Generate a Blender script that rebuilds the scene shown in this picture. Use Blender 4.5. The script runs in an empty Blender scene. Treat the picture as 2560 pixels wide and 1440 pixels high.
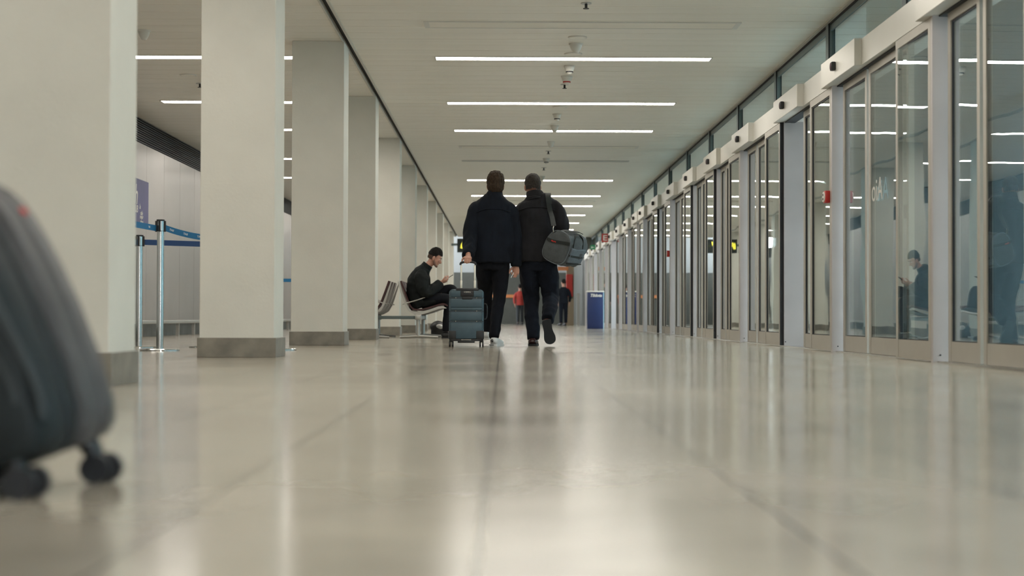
import bpy, bmesh, math, random
from mathutils import Vector, Matrix, noise
random.seed(7)
C = bpy.context.scene.collection
SC = bpy.context.scene
PI = math.pi

# ------------------------------------------------------------------ camera
FPX, CAM_H, VPX, VPY, ROLL = 4000.0, 0.30, 1257.0, 793.5, 0.0028
v = Vector(((VPX-1280)/FPX, -(VPY-720)/FPX, -1)).normalized()      # world +Y seen from the camera
x = Vector((1, -ROLL, 0)); x = (x - x.dot(v)*v).normalized()       # world +X seen from the camera
z = x.cross(v)
rot = Matrix((x, v, z))                                            # camera -> world
cam = bpy.data.cameras.new('camera'); cam_o = bpy.data.objects.new('camera', cam); C.objects.link(cam_o)
cam_o.matrix_world = Matrix.Translation((0, 0, CAM_H)) @ rot.to_4x4()
cam.sensor_width = 36; cam.lens = 36*FPX/2560
cam.clip_start = 0.05; cam.clip_end = 400
cam.dof.use_dof = True; cam.dof.focus_distance = 17.0; cam.dof.aperture_fstop = 2.3; cam.dof.aperture_blades = 9
SC.camera = cam_o

# ------------------------------------------------------------------ daylight, exposure
w = bpy.data.worlds.new('world'); SC.world = w; w.use_nodes = True
bg = w.node_tree.nodes['Background']; bg.inputs['Color'].default_value = (0.90, 0.95, 1.0, 1); bg.inputs['Strength'].default_value = 17.0
SC.view_settings.view_transform = 'Standard'; SC.view_settings.look = 'None'
SC.view_settings.gamma = 1; SC.view_settings.exposure = 0.12; SC.view_settings.use_curve_mapping = False
SC.cycles.transparent_max_bounces = 24
SC.cycles.sample_clamp_indirect = 6
LAMP = 24.0          # strip light emission

# ------------------------------------------------------------------ materials
def mat(name, col, rough=0.5, metal=0.0, var=0.0, vscale=8.0, bump=0.0, bscale=60.0, spec=0.5, stretch=(1, 1, 1), emit=None, alpha=None):
    m = bpy.data.materials.new(name); m.use_nodes = True; nt = m.node_tree; N = nt.nodes; L = nt.links
    p = N['Principled BSDF']; p.inputs['Base Color'].default_value = (*col, 1)
    p.inputs['Roughness'].default_value = rough; p.inputs['Metallic'].default_value = metal
    p.inputs['Specular IOR Level'].default_value = spec
    if var or bump:
        tc = N.new('ShaderNodeTexCoord'); mp = N.new('ShaderNodeMapping'); mp.inputs['Scale'].default_value = stretch
        L.new(tc.outputs['Object'], mp.inputs['Vector'])
    if var:
        n = N.new('ShaderNodeTexNoise'); n.inputs['Scale'].default_value = vscale; n.inputs['Detail'].default_value = 5
        L.new(mp.outputs[0], n.inputs['Vector'])
        r = N.new('ShaderNodeMapRange'); r.inputs['From Min'].default_value = 0.3; r.inputs['From Max'].default_value = 0.7
        r.inputs['To Min'].default_value = 1-var; r.inputs['To Max'].default_value = 1+var
        L.new(n.outputs['Fac'], r.inputs['Value'])
        mx = N.new('ShaderNodeMix'); mx.data_type = 'RGBA'; mx.blend_type = 'MULTIPLY'; mx.inputs['Factor'].default_value = 1
        mx.inputs['A'].default_value = (*col, 1); L.new(r.outputs[0], mx.inputs['B']); L.new(mx.outputs['Result'], p.inputs['Base Color'])
    if bump:
        n2 = N.new('ShaderNodeTexNoise'); n2.inputs['Scale'].default_value = bscale; n2.inputs['Detail'].default_value = 4
        L.new(mp.outputs[0], n2.inputs['Vector'])
        b = N.new('ShaderNodeBump'); b.inputs['Strength'].default_value = bump; b.inputs['Distance'].default_value = 0.01
        L.new(n2.outputs['Fac'], b.inputs['Height']); L.new(b.outputs[0], p.inputs['Normal'])
    if emit:
        p.inputs['Emission Color'].default_value = (*emit[0], 1); p.inputs['Emission Strength'].default_value = emit[1]
    return m

M = {}
M['column'] = mat('painted_plaster', (0.64, 0.617, 0.545), 0.75, var=0.04, vscale=2.5, bump=0.12, bscale=40)
M['plinth'] = mat('plinth_stone', (0.21, 0.19, 0.155), 0.35, var=0.25, vscale=7, bump=0.1, bscale=30)
M['skirting'] = mat('dark_stained_skirting', (0.085, 0.09, 0.085), 0.4, var=0.4, vscale=4)
M['ceiling'] = mat('ceiling_metal', (0.82, 0.775, 0.68), 0.38, var=0.03, vscale=1.5, stretch=(0.3, 6, 1))
M['trim'] = mat('ceiling_trim', (0.55, 0.53, 0.47), 0.4)
M['dark'] = mat('dark_gap', (0.02, 0.025, 0.028), 0.7)
M['wallpanel'] = mat('wall_panel', (0.45, 0.42, 0.40), 0.33, metal=0.35, var=0.05, vscale=1.2)
M['louver'] = mat('louver_dark', (0.035, 0.038, 0.045), 0.45)
M['alu'] = mat('painted_aluminium', (0.42, 0.39, 0.335), 0.42, metal=0.25, var=0.04, vscale=5, bump=0.03, bscale=120)
M['jamb'] = mat('jamb_aluminium', (0.42, 0.385, 0.37), 0.42, metal=0.15, var=0.04, vscale=3)
M['header'] = mat('header_cover', (0.62, 0.60, 0.54), 0.38, metal=0.15, var=0.03, vscale=2)
M['rubber'] = mat('black_rubber', (0.012, 0.014, 0.018), 0.55)
M['mullion'] = mat('mullion_green_grey', (0.13, 0.165, 0.165), 0.45, metal=0.2)
M['chrome'] = mat('brushed_steel', (0.62, 0.62, 0.60), 0.16, metal=1.0, var=0.05, vscale=4)
M['alubar'] = mat('cast_aluminium', (0.50, 0.49, 0.46), 0.35, metal=0.6)
M['black'] = mat('black_plastic', (0.014, 0.015, 0.017), 0.4)
M['belt'] = mat('blue_belt', (0.012, 0.15, 0.33), 0.6, bump=0.1, bscale=300)
M['beltdark'] = mat('navy_belt', (0.008, 0.04, 0.13), 0.6, bump=0.1, bscale=300)
M['white'] = mat('white_print', (0.75, 0.75, 0.75), 0.5)
M['poster'] = mat('poster_purple', (0.09, 0.085, 0.20), 0.5, var=0.15, vscale=2)
M['red'] = mat('red_plastic', (0.42, 0.02, 0.015), 0.35)
M['offwhite'] = mat('off_white_plastic', (0.68, 0.66, 0.6), 0.45)
M['skin'] = mat('skin', (0.46, 0.235, 0.165), 0.5, var=0.12, vscale=25, bump=0.08, bscale=150)
M['skinred'] = mat('skin_ear', (0.50, 0.19, 0.12), 0.5)
M['hairbrown'] = mat('hair_brown', (0.040, 0.026, 0.016), 0.7, var=0.55, vscale=90, bump=0.8, bscale=160, stretch=(1, 1, 0.3), spec=0.2)
M['hairgrey'] = mat('hair_greying', (0.040, 0.034, 0.029), 0.7, var=0.8, vscale=190, bump=0.8, bscale=230, spec=0.2)
M['hairblack'] = mat('hair_black', (0.008, 0.007, 0.0065), 0.7, var=0.4, vscale=90, bump=0.6, bscale=200, spec=0.15)
M['navy'] = mat('navy_wool', (0.0050, 0.0078, 0.0135), 0.9, var=0.2, vscale=9, bump=0.25, bscale=220, spec=0.25)
M['charcoal'] = mat('charcoal_cotton', (0.0145, 0.0150, 0.0175), 0.9, var=0.22, vscale=9, bump=0.25, bscale=220, spec=0.25)
M['trouser'] = mat('dark_trousers', (0.0050, 0.0064, 0.0100), 0.9, var=0.2, vscale=9, bump=0.25, bscale=220, spec=0.25)
M['trouser2'] = mat('dark_blue_trousers', (0.0055, 0.0082, 0.0150), 0.9, var=0.25, vscale=9, bump=0.25, bscale=220, spec=0.25)
M['puffer'] = mat('black_jacket', (0.007, 0.0095, 0.0095), 0.8, var=0.2, vscale=9, bump=0.2, bscale=100, spec=0.2)
M['whiteleather'] = mat('white_leather', (0.74, 0.74, 0.72), 0.4)
M['shoebrown'] = mat('dark_brown_leather', (0.035, 0.014, 0.014), 0.22)
M['sole'] = mat('shoe_sole', (0.008, 0.010, 0.012), 0.75, bump=0.12, bscale=120)
M['bag'] = mat('grey_canvas', (0.068, 0.077, 0.08), 0.85, var=0.18, vscale=14, bump=0.4, bscale=120)
M['bagside'] = mat('blue_grey_canvas', (0.115, 0.135, 0.15), 0.85, var=0.15, vscale=14, bump=0.4, bscale=120)
M['strap'] = mat('strap_webbing', (0.014, 0.019, 0.018), 0.8, bump=0.3, bscale=400)
M['maroon'] = mat('maroon_trim', (0.05, 0.012, 0.016), 0.5)
M['brass'] = mat('metal_clasp', (0.6, 0.55, 0.5), 0.25, metal=1)
M['case'] = mat('blue_shell', (0.050, 0.088, 0.112), 0.38, var=0.08, vscale=20, bump=0.1, bscale=200)
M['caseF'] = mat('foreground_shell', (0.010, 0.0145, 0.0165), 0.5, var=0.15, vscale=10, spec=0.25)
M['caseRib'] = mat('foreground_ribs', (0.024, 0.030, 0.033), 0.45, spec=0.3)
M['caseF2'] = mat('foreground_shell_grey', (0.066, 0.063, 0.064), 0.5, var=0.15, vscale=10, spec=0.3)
M['telescopic'] = mat('anodised_tube', (0.72, 0.70, 0.62), 0.3, metal=0.6)
M['seatpad'] = mat('seat_maroon', (0.055, 0.018, 0.018), 0.55)
M['bin'] = mat('bin_blue', (0.008, 0.022, 0.095), 0.4)
M['binlight'] = mat('bin_edge', (0.35, 0.55, 0.68), 0.4)
M['yellow'] = mat('sign_yellow', (0.75, 0.68, 0.05), 0.5, emit=((0.85, 0.78, 0.08), 0.75))
M['signblack'] = mat('sign_black', (0.008, 0.014, 0.014), 0.35)
M['endwall'] = mat('end_wall_dark', (0.085, 0.088, 0.075), 0.6, var=0.1, vscale=2)
M['lightwall'] = mat('end_wall_light', (0.42, 0.44, 0.435), 0.6)
M['orange'] = mat('orange_rail', (0.6, 0.22, 0.08), 0.5)
M['redshirt'] = mat('red_shirt', (0.33, 0.03, 0.02), 0.8)
M['greypants'] = mat('grey_trousers', (0.03, 0.035, 0.04), 0.8)
M['timber'] = mat('tan_pillar', (0.33, 0.27, 0.19), 0.6)
M['pave'] = mat('pavement', (0.55, 0.56, 0.56), 0.8, var=0.1, vscale=3)
M['facade'] = mat('facade_teal', (0.13, 0.20, 0.215), 0.6, var=0.1, vscale=0.6)
M['partition'] = mat('partition_panel', (0.055, 0.085, 0.092), 0.3, var=0.1, vscale=1)
M['canopy'] = mat('canopy_white', (0.6, 0.62, 0.62), 0.6)
M['eye'] = mat('eye_white', (0.7, 0.68, 0.65), 0.3)
M['fade'] = mat('short_faded_hair', (0.075, 0.045, 0.034), 0.8, var=0.3, vscale=150, spec=0.2)
M['stubble'] = mat('beard_stubble', (0.20, 0.115, 0.085), 0.75, var=0.2, vscale=200, spec=0.2)
M['lip'] = mat('lips', (0.36, 0.13, 0.10), 0.5)
M['phone'] = mat('phone_black', (0.01, 0.01, 0.012), 0.2)
M['exitgreen'] = mat('exit_green', (0.02, 0.22, 0.10), 0.4)

def lamp_mat(k):
    m = bpy.data.materials.new('lamp_diffuser'); m.use_nodes = True; N = m.node_tree.nodes
    N.remove(N['Principled BSDF']); e = N.new('ShaderNodeEmission'); e.inputs['Color'].default_value = (1.0, 0.945, 0.86, 1)
    e.inputs['Strength'].default_value = k; m.node_tree.links.new(e.outputs[0], N['Material Output'].inputs['Surface']); return m
M['lamp'] = lamp_mat(LAMP)
M['lampoff'] = mat('lamp_unlit', (0.42, 0.41, 0.37), 0.35)

def glass_mat(name, tint, k):
    m = bpy.data.materials.new(name); m.use_nodes = True; nt = m.node_tree; N = nt.nodes; L = nt.links
    N.remove(N['Principled BSDF'])
    t = N.new('ShaderNodeBsdfTransparent'); t.inputs['Color'].default_value = (*tint, 1)
    g = N.new('ShaderNodeBsdfGlossy'); g.inputs['Roughness'].default_value = 0.0; g.inputs['Color'].default_value = (0.93, 0.97, 0.97, 1)
    lw = N.new('ShaderNodeLayerWeight'); lw.inputs['Blend'].default_value = 0.5        # facing = 1 - |cos|, the same from both sides
    pw = N.new('ShaderNodeMath'); pw.operation = 'POWER'; pw.inputs[1].default_value = 5.0; L.new(lw.outputs['Facing'], pw.inputs[0])
    ma = N.new('ShaderNodeMath'); ma.operation = 'MULTIPLY_ADD'; ma.inputs[1].default_value = 0.95; ma.inputs[2].default_value = 0.045; L.new(pw.outputs[0], ma.inputs[0])
    f = ma
    mu = N.new('ShaderNodeMath'); mu.operation = 'MULTIPLY'; mu.inputs[1].default_value = k; mu.use_clamp = True
    # faint waviness of the panes
    tc = N.new('ShaderNodeTexCoord'); n = N.new('ShaderNodeTexNoise'); n.inputs['Scale'].default_value = 1.6; n.inputs['Detail'].default_value = 1
    L.new(tc.outputs['Object'], n.inputs['Vector']); b = N.new('ShaderNodeBump'); b.inputs['Strength'].default_value = 0.05; b.inputs['Distance'].default_value = 0.02
    L.new(n.outputs['Fac'], b.inputs['Height']); L.new(b.outputs[0], g.inputs['Normal'])
    mx = N.new('ShaderNodeMixShader'); L.new(f.outputs[0], mu.inputs[0]); L.new(mu.outputs[0], mx.inputs[0])
    L.new(t.outputs[0], mx.inputs[1]); L.new(g.outputs[0], mx.inputs[2]); L.new(mx.outputs[0], N['Material Output'].inputs['Surface'])
    return m
M['glass'] = glass_mat('door_glass', (0.82, 0.87, 0.88), 1.6)
M['oglass'] = glass_mat('outer_glass', (0.80, 0.85, 0.86), 1.3)
M['tglass'] = glass_mat('transom_glass', (0.70, 0.78, 0.78), 1.6)

def floor_mat():
    m = bpy.data.materials.new('polished_stone_tile'); m.use_nodes = True; nt = m.node_tree; N = nt.nodes; L = nt.links
    p = N['Principled BSDF']; p.inputs['Specular IOR Level'].default_value = 0.38
    tc = N.new('ShaderNodeTexCoord'); mp = N.new('ShaderNodeMapping'); mp.inputs['Location'].default_value = (0.03, 0.2, 0)
    L.new(tc.outputs['Object'], mp.inputs['Vector'])
    br = N.new('ShaderNodeTexBrick'); br.offset = 0; br.inputs['Scale'].default_value = 1; br.inputs['Brick Width'].default_value = 0.45
    br.inputs['Row Height'].default_value = 1.8; br.inputs['Mortar Size'].default_value = 0.0045; br.inputs['Mortar Smooth'].default_value = 0.5
    br.inputs['Color1'].default_value = (0.39, 0.352, 0.288, 1); br.inputs['Color2'].default_value = (0.345, 0.31, 0.253, 1); br.inputs['Mortar'].default_value = (0.085, 0.078, 0.068, 1)
    L.new(mp.outputs[0], br.inputs['Vector'])
    n = N.new('ShaderNodeTexNoise'); n.inputs['Scale'].default_value = 3; n.inputs['Detail'].default_value = 3; L.new(tc.outputs['Object'], n.inputs['Vector'])
    r = N.new('ShaderNodeMapRange'); r.inputs['From Min'].default_value = .3; r.inputs['From Max'].default_value = .7; r.inputs['To Min'].default_value = .86; r.inputs['To Max'].default_value = 1.12
    L.new(n.outputs['Fac'], r.inputs['Value'])
    mx = N.new('ShaderNodeMix'); mx.data_type = 'RGBA'; mx.blend_type = 'MULTIPLY'; mx.inputs['Factor'].default_value = 1
    L.new(br.outputs['Color'], mx.inputs['A']); L.new(r.outputs[0], mx.inputs['B']); L.new(mx.outputs['Result'], p.inputs['Base Color'])
    # worn polish: roughness varies between tiles and in patches
    n3 = N.new('ShaderNodeTexNoise'); n3.inputs['Scale'].default_value = 0.9; n3.inputs['Detail'].default_value = 2; L.new(tc.outputs['Object'], n3.inputs['Vector'])
    r3 = N.new('ShaderNodeMapRange'); r3.interpolation_type = 'SMOOTHSTEP'; r3.inputs['From Min'].default_value = .1; r3.inputs['From Max'].default_value = .9; r3.inputs['To Min'].default_value = .12; r3.inputs['To Max'].default_value = .19
    L.new(n3.outputs['Fac'], r3.inputs['Value']); L.new(r3.outputs[0], p.inputs['Roughness'])
    return m
M['floor'] = floor_mat()

# ------------------------------------------------------------------ helpers
def box(bm, x0, x1, y0, y1, z0, z1, bev=0.0, seg=2):
    vs = [bm.verts.new((a, b, c)) for a in (x0, x1) for b in (y0, y1) for c in (z0, z1)]
    fs = []
    for q in ((0, 1, 3, 2), (4, 6, 7, 5), (0, 4, 5, 1), (2, 3, 7, 6), (0, 2, 6, 4), (1, 5, 7, 3)):
        fs.append(bm.faces.new([vs[i] for i in q]))
    if bev:
        es = list({e for f in fs for e in f.edges})
        bmesh.ops.bevel(bm, geom=es, offset=bev, segments=seg, affect='EDGES', profile=0.5)
    return vs
def B(*a, **k):
    bm = bmesh.new()
    if a and isinstance(a[0], (list, tuple)):
        for q in a: box(bm, *q, **k)
    else: box(bm, *a, **k)
    return bm
def frames(pts, hint):
    out = []
    n = len(pts)
    for i in range(n):
        t = (pts[min(i+1, n-1)] - pts[max(i-1, 0)]).normalized()
        h = hint - hint.dot(t)*t
        if h.length < 1e-4: h = Vector((0, 1, 0)) - t.y*t
        h.normalize(); out.append((t, h, t.cross(h)))
    return out
def smooth_path(pts, rad, k=4):
    P = [Vector(p) for p in pts]; R = [(r, r) if not isinstance(r, (tuple, list)) else tuple(r) for r in rad]
    oP, oR = [], []
    n = len(P)
    for i in range(n-1):
        p0, p1, p2, p3 = P[max(i-1, 0)], P[i], P[i+1], P[min(i+2, n-1)]
        r0, r1, r2, r3 = R[max(i-1, 0)], R[i], R[i+1], R[min(i+2, n-1)]
        for j in range(k):
            t = j/k
            f = lambda a, b, c, d: 0.5*((2*b)+(-a+c)*t+(2*a-5*b+4*c-d)*t*t+(-a+3*b-3*c+d)*t*t*t)
            oP.append(Vector([f(p0[q], p1[q], p2[q], p3[q]) for q in range(3)]))
            oR.append((max(f(r0[0], r1[0], r2[0], r3[0]), 1e-4), max(f(r0[1], r1[1], r2[1], r3[1]), 1e-4)))
    oP.append(P[-1]); oR.append(R[-1])
    return oP, oR
def tube(bm, pts, rad, hint=(1, 0, 0), seg=20, k=4, power=2.0, caps=True):
    """loft of (super)ellipses: rad = r or (along hint, across)"""
    if not isinstance(rad, (list, tuple)) or (len(pts) != len(rad)): rad = [rad]*len(pts)
    P, R = smooth_path(pts, rad, k) if k > 1 else ([Vector(p) for p in pts], [(r, r) if not isinstance(r, (tuple, list)) else r for r in rad])
    F = frames(P, Vector(hint)); rings = []
    for p, (ra, rb), (t, h, s) in zip(P, R, F):
        ring = []
        for j in range(seg):
            a = 2*PI*j/seg; ca, sa = math.cos(a), math.sin(a)
            ca = math.copysign(abs(ca)**(2/power), ca); sa = math.copysign(abs(sa)**(2/power), sa)
            ring.append(bm.verts.new(p + h*ra*ca + s*rb*sa))
        rings.append(ring)
    for a, b in zip(rings, rings[1:]):
        for j in range(seg):
            bm.faces.new((a[j], a[(j+1) % seg], b[(j+1) % seg], b[j]))
    if caps:
        bm.faces.new(list(reversed(rings[0]))); bm.faces.new(rings[-1])
    return rings
def T(pts, rad, **k):
    bm = bmesh.new(); tube(bm, pts, rad, **k); return bm
def ell(bm, c, r, rot=None, u=20, vv=14):
    mtx = Matrix.Translation(c) @ (rot.to_4x4() if rot else Matrix.Identity(4)) @ Matrix.Diagonal((*r, 1))
    bmesh.ops.create_uvsphere(bm, u_segments=u, v_segments=vv, radius=1, matrix=mtx)
def cyl(bm, c, r, h, seg=32, axis='z', r2=None):
    R = {'z': Matrix.Identity(3), 'x': Matrix.Rotation(PI/2, 3, 'Y'), 'y': Matrix.Rotation(PI/2, 3, 'X')}[axis].to_4x4()
    bmesh.ops.create_cone(bm, cap_ends=True, segments=seg, radius1=r, radius2=r if r2 is None else r2, depth=h, matrix=Matrix.Translation(c) @ R)
def prism(bm, poly, axis, a0, a1):
    """poly in the two other axes, extruded a0..a1"""
    def P(u, w_, a): return {'x': (a, u, w_), 'y': (u, a, w_), 'z': (u, w_, a)}[axis]
    lo = [bm.verts.new(P(u, w_, a0)) for u, w_ in poly]; hi = [bm.verts.new(P(u, w_, a1)) for u, w_ in poly]
    n = len(poly)
    for i in range(n): bm.faces.new((lo[i], lo[(i+1) % n], hi[(i+1) % n], hi[i]))
    bm.faces.new(list(reversed(lo))); bm.faces.new(hi)
def ribbon(bm, pts, wdt, wid_dir, thick, k=4):
    P, _ = smooth_path(pts, [1]*len(pts), k); wd = Vector(wid_dir)
    fr = []
    n = len(P)
    for i in range(n):
        t = (P[min(i+1, n-1)]-P[max(i-1, 0)]).normalized(); h = (wd - wd.dot(t)*t).normalized(); s = t.cross(h)
        p = P[i]; fr.append([bm.verts.new(p + h*a*wdt/2 + s*b*thick/2) for a, b in ((-1, -1), (1, -1), (1, 1), (-1, 1))])
    for a, b in zip(fr, fr[1:]):
        for j in range(4): bm.faces.new((a[j], a[(j+1) % 4], b[(j+1) % 4], b[j]))
    bm.faces.new(list(reversed(fr[0]))); bm.faces.new(fr[-1])
def base_loc(o):
    while o is not None and o.parent is not None: o = o.parent
    return o.location.copy() if o is not None else Vector((0, 0, 0))
def obj(name, bm, m, parent=None, smooth=False, label=None):
    me = bm
    if isinstance(bm, bmesh.types.BMesh):
        bmesh.ops.recalc_face_normals(bm, faces=bm.faces)
        me = bpy.data.meshes.new(name); bm.to_mesh(me); bm.free()
    o = bpy.data.objects.new(name, me); C.objects.link(o)
    if m is not None:
        me.materials.clear(); me.materials.append(M[m] if isinstance(m, str) else m)
    if parent is not None:
        me.transform(Matrix.Translation(-base_loc(parent))); o.parent = parent
    if smooth:
        me.shade_smooth()
        if smooth != 2:
            try: me.set_sharp_from_angle(angle=math.radians(35))
            except Exception: pass
    if label: o['label'] = label
    return o
def thing(name, label, cat, loc=(0, 0, 0), group=None, kind=None, rz=0.0):
    o = bpy.data.objects.new(name, None); C.objects.link(o); o.location = loc; o.rotation_euler = (0, 0, rz); o.empty_display_size = 0.1
    return tag(o, label, cat, group, kind)
def tag(o, label, cat, group=None, kind=None):
    o['label'] = label; o['category'] = cat
    if group: o['group'] = group
    if kind: o['kind'] = kind
    return o
def dup(root, loc, label, group=None, rz=None):
    r = root.copy(); C.objects.link(r); r.location = loc; r['label'] = label
    if rz is not None: r.rotation_euler = (0, 0, rz)
    if group: r['group'] = group
    for ch in list(root.children):
        c = ch.copy(); C.objects.link(c); c.parent = r
        for g in ch.children:
            d = g.copy(); C.objects.link(d); d.parent = c
    return r
def text_mesh(s, size, depth=0.002, shear=0.0, bold=0.0):
    cu = bpy.data.curves.new('text', 'FONT'); cu.body = s; cu.size = size; cu.extrude = depth; cu.shear = shear; cu.offset = bold; cu.resolution_u = 3
    cu.align_x = 'CENTER'; cu.align_y = 'CENTER'
    o = bpy.data.objects.new('text', cu); C.objects.link(o); dg = bpy.context.evaluated_depsgraph_get(); dg.update()
    me = bpy.data.meshes.new_from_object(o.evaluated_get(dg)); bpy.data.objects.remove(o); bpy.data.curves.remove(cu)
    return me
def text(name, s, size, m, mtx, parent, **k):
    me = text_mesh(s, size, **k); me.transform(mtx); return obj(name, me, m, parent)
FACE_CAM = Matrix.Rotation(PI/2, 4, 'X')                                     # text read from -Y
FACE_PX = Matrix.Rotation(PI/2, 4, 'Z') @ Matrix.Rotation(PI/2, 4, 'X')      # text on a wall facing +X
FACE_NX = Matrix.Rotation(-PI/2, 4, 'Z') @ Matrix.Rotation(PI/2, 4, 'X')     # text on a wall facing -X
def TR(x_, y_, z_): return Matrix.Translation((x_, y_, z_))
def fuse(bm, voxel=0.008, smooth=4, fold=0.0, fscale=(6, 6, 6), seed=0.0, disp=None):
    """union of overlapping closed shapes into one continuous skin"""
    bmesh.ops.recalc_face_normals(bm, faces=bm.faces)
    me = bpy.data.meshes.new('tmp'); bm.to_mesh(me); bm.free()
    o = bpy.data.objects.new('tmp', me); C.objects.link(o)
    r = o.modifiers.new('r', 'REMESH'); r.mode = 'VOXEL'; r.voxel_size = voxel
    if smooth:
        s = o.modifiers.new('s', 'SMOOTH'); s.iterations = smooth; s.factor = 0.5
    dg = bpy.context.evaluated_depsgraph_get(); dg.update()
    out = bpy.data.meshes.new_from_object(o.evaluated_get(dg)); bpy.data.objects.remove(o); bpy.data.meshes.remove(me)
    if fold or disp:
        nrm = [v_.normal.copy() for v_ in out.vertices]
        for v_, nn in zip(out.vertices, nrm):
            p = v_.co; d = 0.0
            if fold:
                q = Vector((p.x*fscale[0]+seed, p.y*fscale[1], p.z*fscale[2]))
                a = noise.noise(q); b = noise.noise(q*2.3+Vector((5, 3, 1)))
                d += fold*((1-abs(a)*2)*0.7 + 0.5*b)
            if disp: d += disp(p, nn)
            v_.co = p + nn*d
    out.shade_smooth()
    return out
ORD = ['first', 'second', 'third', 'fourth', 'fifth', 'sixth', 'seventh', 'eighth', 'ninth', 'tenth', 'eleventh', 'twelfth', 'thirteenth', 'fourteenth',
       'fifteenth', 'sixteenth', 'seventeenth', 'eighteenth', 'nineteenth', 'twentieth', 'twenty-first', 'twenty-second', 'twenty-third', 'twenty-fourth']

# ================================================================== SETTING
CZ = 3.22; XL = -5.35; XD = 2.945; XT = 3.2; YB = -7.0; YE = 73.0; YC = 58.0
tag(obj('floor', B(XL-0.1, 3.3, YB, YE+6, -0.1, 0.0), 'floor'), 'polished beige stone tile floor of the long corridor', 'floor', kind='structure')
def plank_ceiling(name, x0, x1, y0, y1, label):
    bm = bmesh.new(); P = 0.36; y = y0; prof = []
    while y < y1 - 1e-6:
        e = min(y+P, y1); prof += [(y, CZ), (e-0.012, CZ), (e-0.009, CZ+0.012), (e-0.003, CZ+0.012)]; y = e
    prof += [(y1, CZ), (y1, CZ+0.06), (y0, CZ+0.06)]
    prism(bm, prof, 'x', x0, x1)
    return tag(obj(name, bm, 'ceiling'), label, 'ceiling', kind='structure')
plank_ceiling('ceiling', -1.63, XT-0.01, YB, YC, 'grey metal plank ceiling over the main walkway')
plank_ceiling('ceiling', XL-0.05, -1.70, YB, YC, 'grey metal plank ceiling behind the row of columns')
tag(obj('ceiling', B(XL-0.5, 8, YC, YE+6, 5.2, 5.4), 'endwall'), 'dark higher ceiling at the far end of the corridor', 'ceiling', kind='structure')
tag(obj('wall_end', B(XL-0.5, 8, YC, YC+0.15, CZ+0.06, 5.4), 'timber'), 'tan bulkhead above the end of the plank ceiling', 'wall', kind='structure')
t = thing('trim_1', 'narrow dark channel with metal edges running along the ceiling beside the columns', 'ceiling trim', (-1.665, YB, CZ), kind='structure')
obj('channel', B(-1.70, -1.63, YB, YC, CZ+0.045, CZ+0.06), 'dark', t)
obj('edge_strip', B((-1.635, -1.61, YB, YC, CZ-0.012, CZ+0.02)), 'trim', t); obj('edge_strip', B((-1.715, -1.695, YB, YC, CZ-0.012, CZ+0.02)), 'trim', t)
# left wall: metal panels with thin joints, dark louvre band above, bumper rail below
t = thing('wall_left', 'pale metal panel wall behind the columns', 'wall', (XL, YB, 0), kind='structure')
y = YB; i = 0
bm = bmesh.new()
while y < YE:
    box(bm, XL-0.1, XL, y+0.004, y+1.24-0.004, 0.20, 2.855); y += 1.24
obj('panel_cladding', bm, 'wallpanel', t); obj('backing', B(XL-0.12, XL-0.02, YB, YE, 0, 3.3), 'dark', t)
bm = bmesh.new()
for k in range(11): prism(bm, [(XL-0.02, 2.87+k*0.033), (XL+0.012, 2.868+k*0.033), (XL+0.012, 2.878+k*0.033), (XL-0.02, 2.896+k*0.033)], 'y', YB, YC)
g = tag(obj('ventilation_louvre', bm, 'louver'), 'black slatted louvre band along the top of the left wall', 'louvre', kind='structure')
tag(obj('baseboard_left', B(XL-0.1, XL+0.015, YB, YE, 0, 0.20), 'skirting'), 'dark stained stone skirting below the left metal wall', 'baseboard', kind='structure')
t = thing('bumper_rail', 'low metal bumper rail on short posts along the left wall', 'rail', (XL+0.2, 20, 0))
obj('rail', B(XL+0.14, XL+0.22, 12, 57, 0.19, 0.245, bev=0.012), 'alubar', t, smooth=True)
for k in range(34):
    obj('post', B(XL+0.155, XL+0.205, 12.45+k*1.3, 12.50+k*1.3, 0, 0.19), 'alubar', t)
# back wall behind the camera, end walls
tag(obj('wall_back', B(XL-0.2, 3.4, YB-0.2, YB, 0, 3.3), 'column'), 'plain plaster wall closing the near end of the hall', 'wall', kind='structure')
tag(obj('wall_end', B(XL-0.2, 8, YE, YE+0.2, 0, 2.35), 'endwall'), 'dark grey lower wall at the far end of the corridor', 'wall', kind='structure')
tag(obj('wall_end', B(XL-0.2, 8, YE+0.05, YE+0.25, 2.35, 5.4), 'lightwall'), 'pale upper wall at the far end of the corridor', 'wall', kind='structure')
tag(obj('wall_end', B(3.3, 8, YC, YC+0.1, 0, 5.4), 'endwall'), 'added dark cross wall blocking sky light past the end of the doors', 'wall', kind='structure')  # added to stop sky light leaking in past the lobby end
tag(obj('trim_2', B(-1.5, 1.3, YE-0.08, YE-0.02, 1.2, 1.34), 'orange'), 'orange horizontal rail on the dark far end wall', 'rail', kind='structure')

# ------------------------------------------------------------------ columns
colY = [6.85, 11.80, 16.88, 21.10, 26.03, 30.72, 35.37, 40.2, 44.9, 49.6, 54.3]
def column(y, n):
    r = thing('column', 'square cream plaster column with a stone plinth, %s column of the row from the camera' % ORD[n], 'column', (-1.96, y+0.25, 0),
              group='cream columns along the walkway', kind='thing')
    obj('shaft', B(-2.235, -1.685, y+0.005, y+0.495, 0.14, CZ, bev=0.004, seg=1), 'column', r)
    obj('plinth', B(-2.25, -1.67, y-0.008, y+0.508, 0, 0.145, bev=0.003, seg=1), 'plinth', r)
for n, y in enumerate(colY): column(y, n)
tag(obj('column', B(-2.235, -1.685, 1.9, 2.4, 0, CZ), 'column'), 'cream plaster column nearer than the edge of the photo', 'column', kind='thing')

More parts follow.
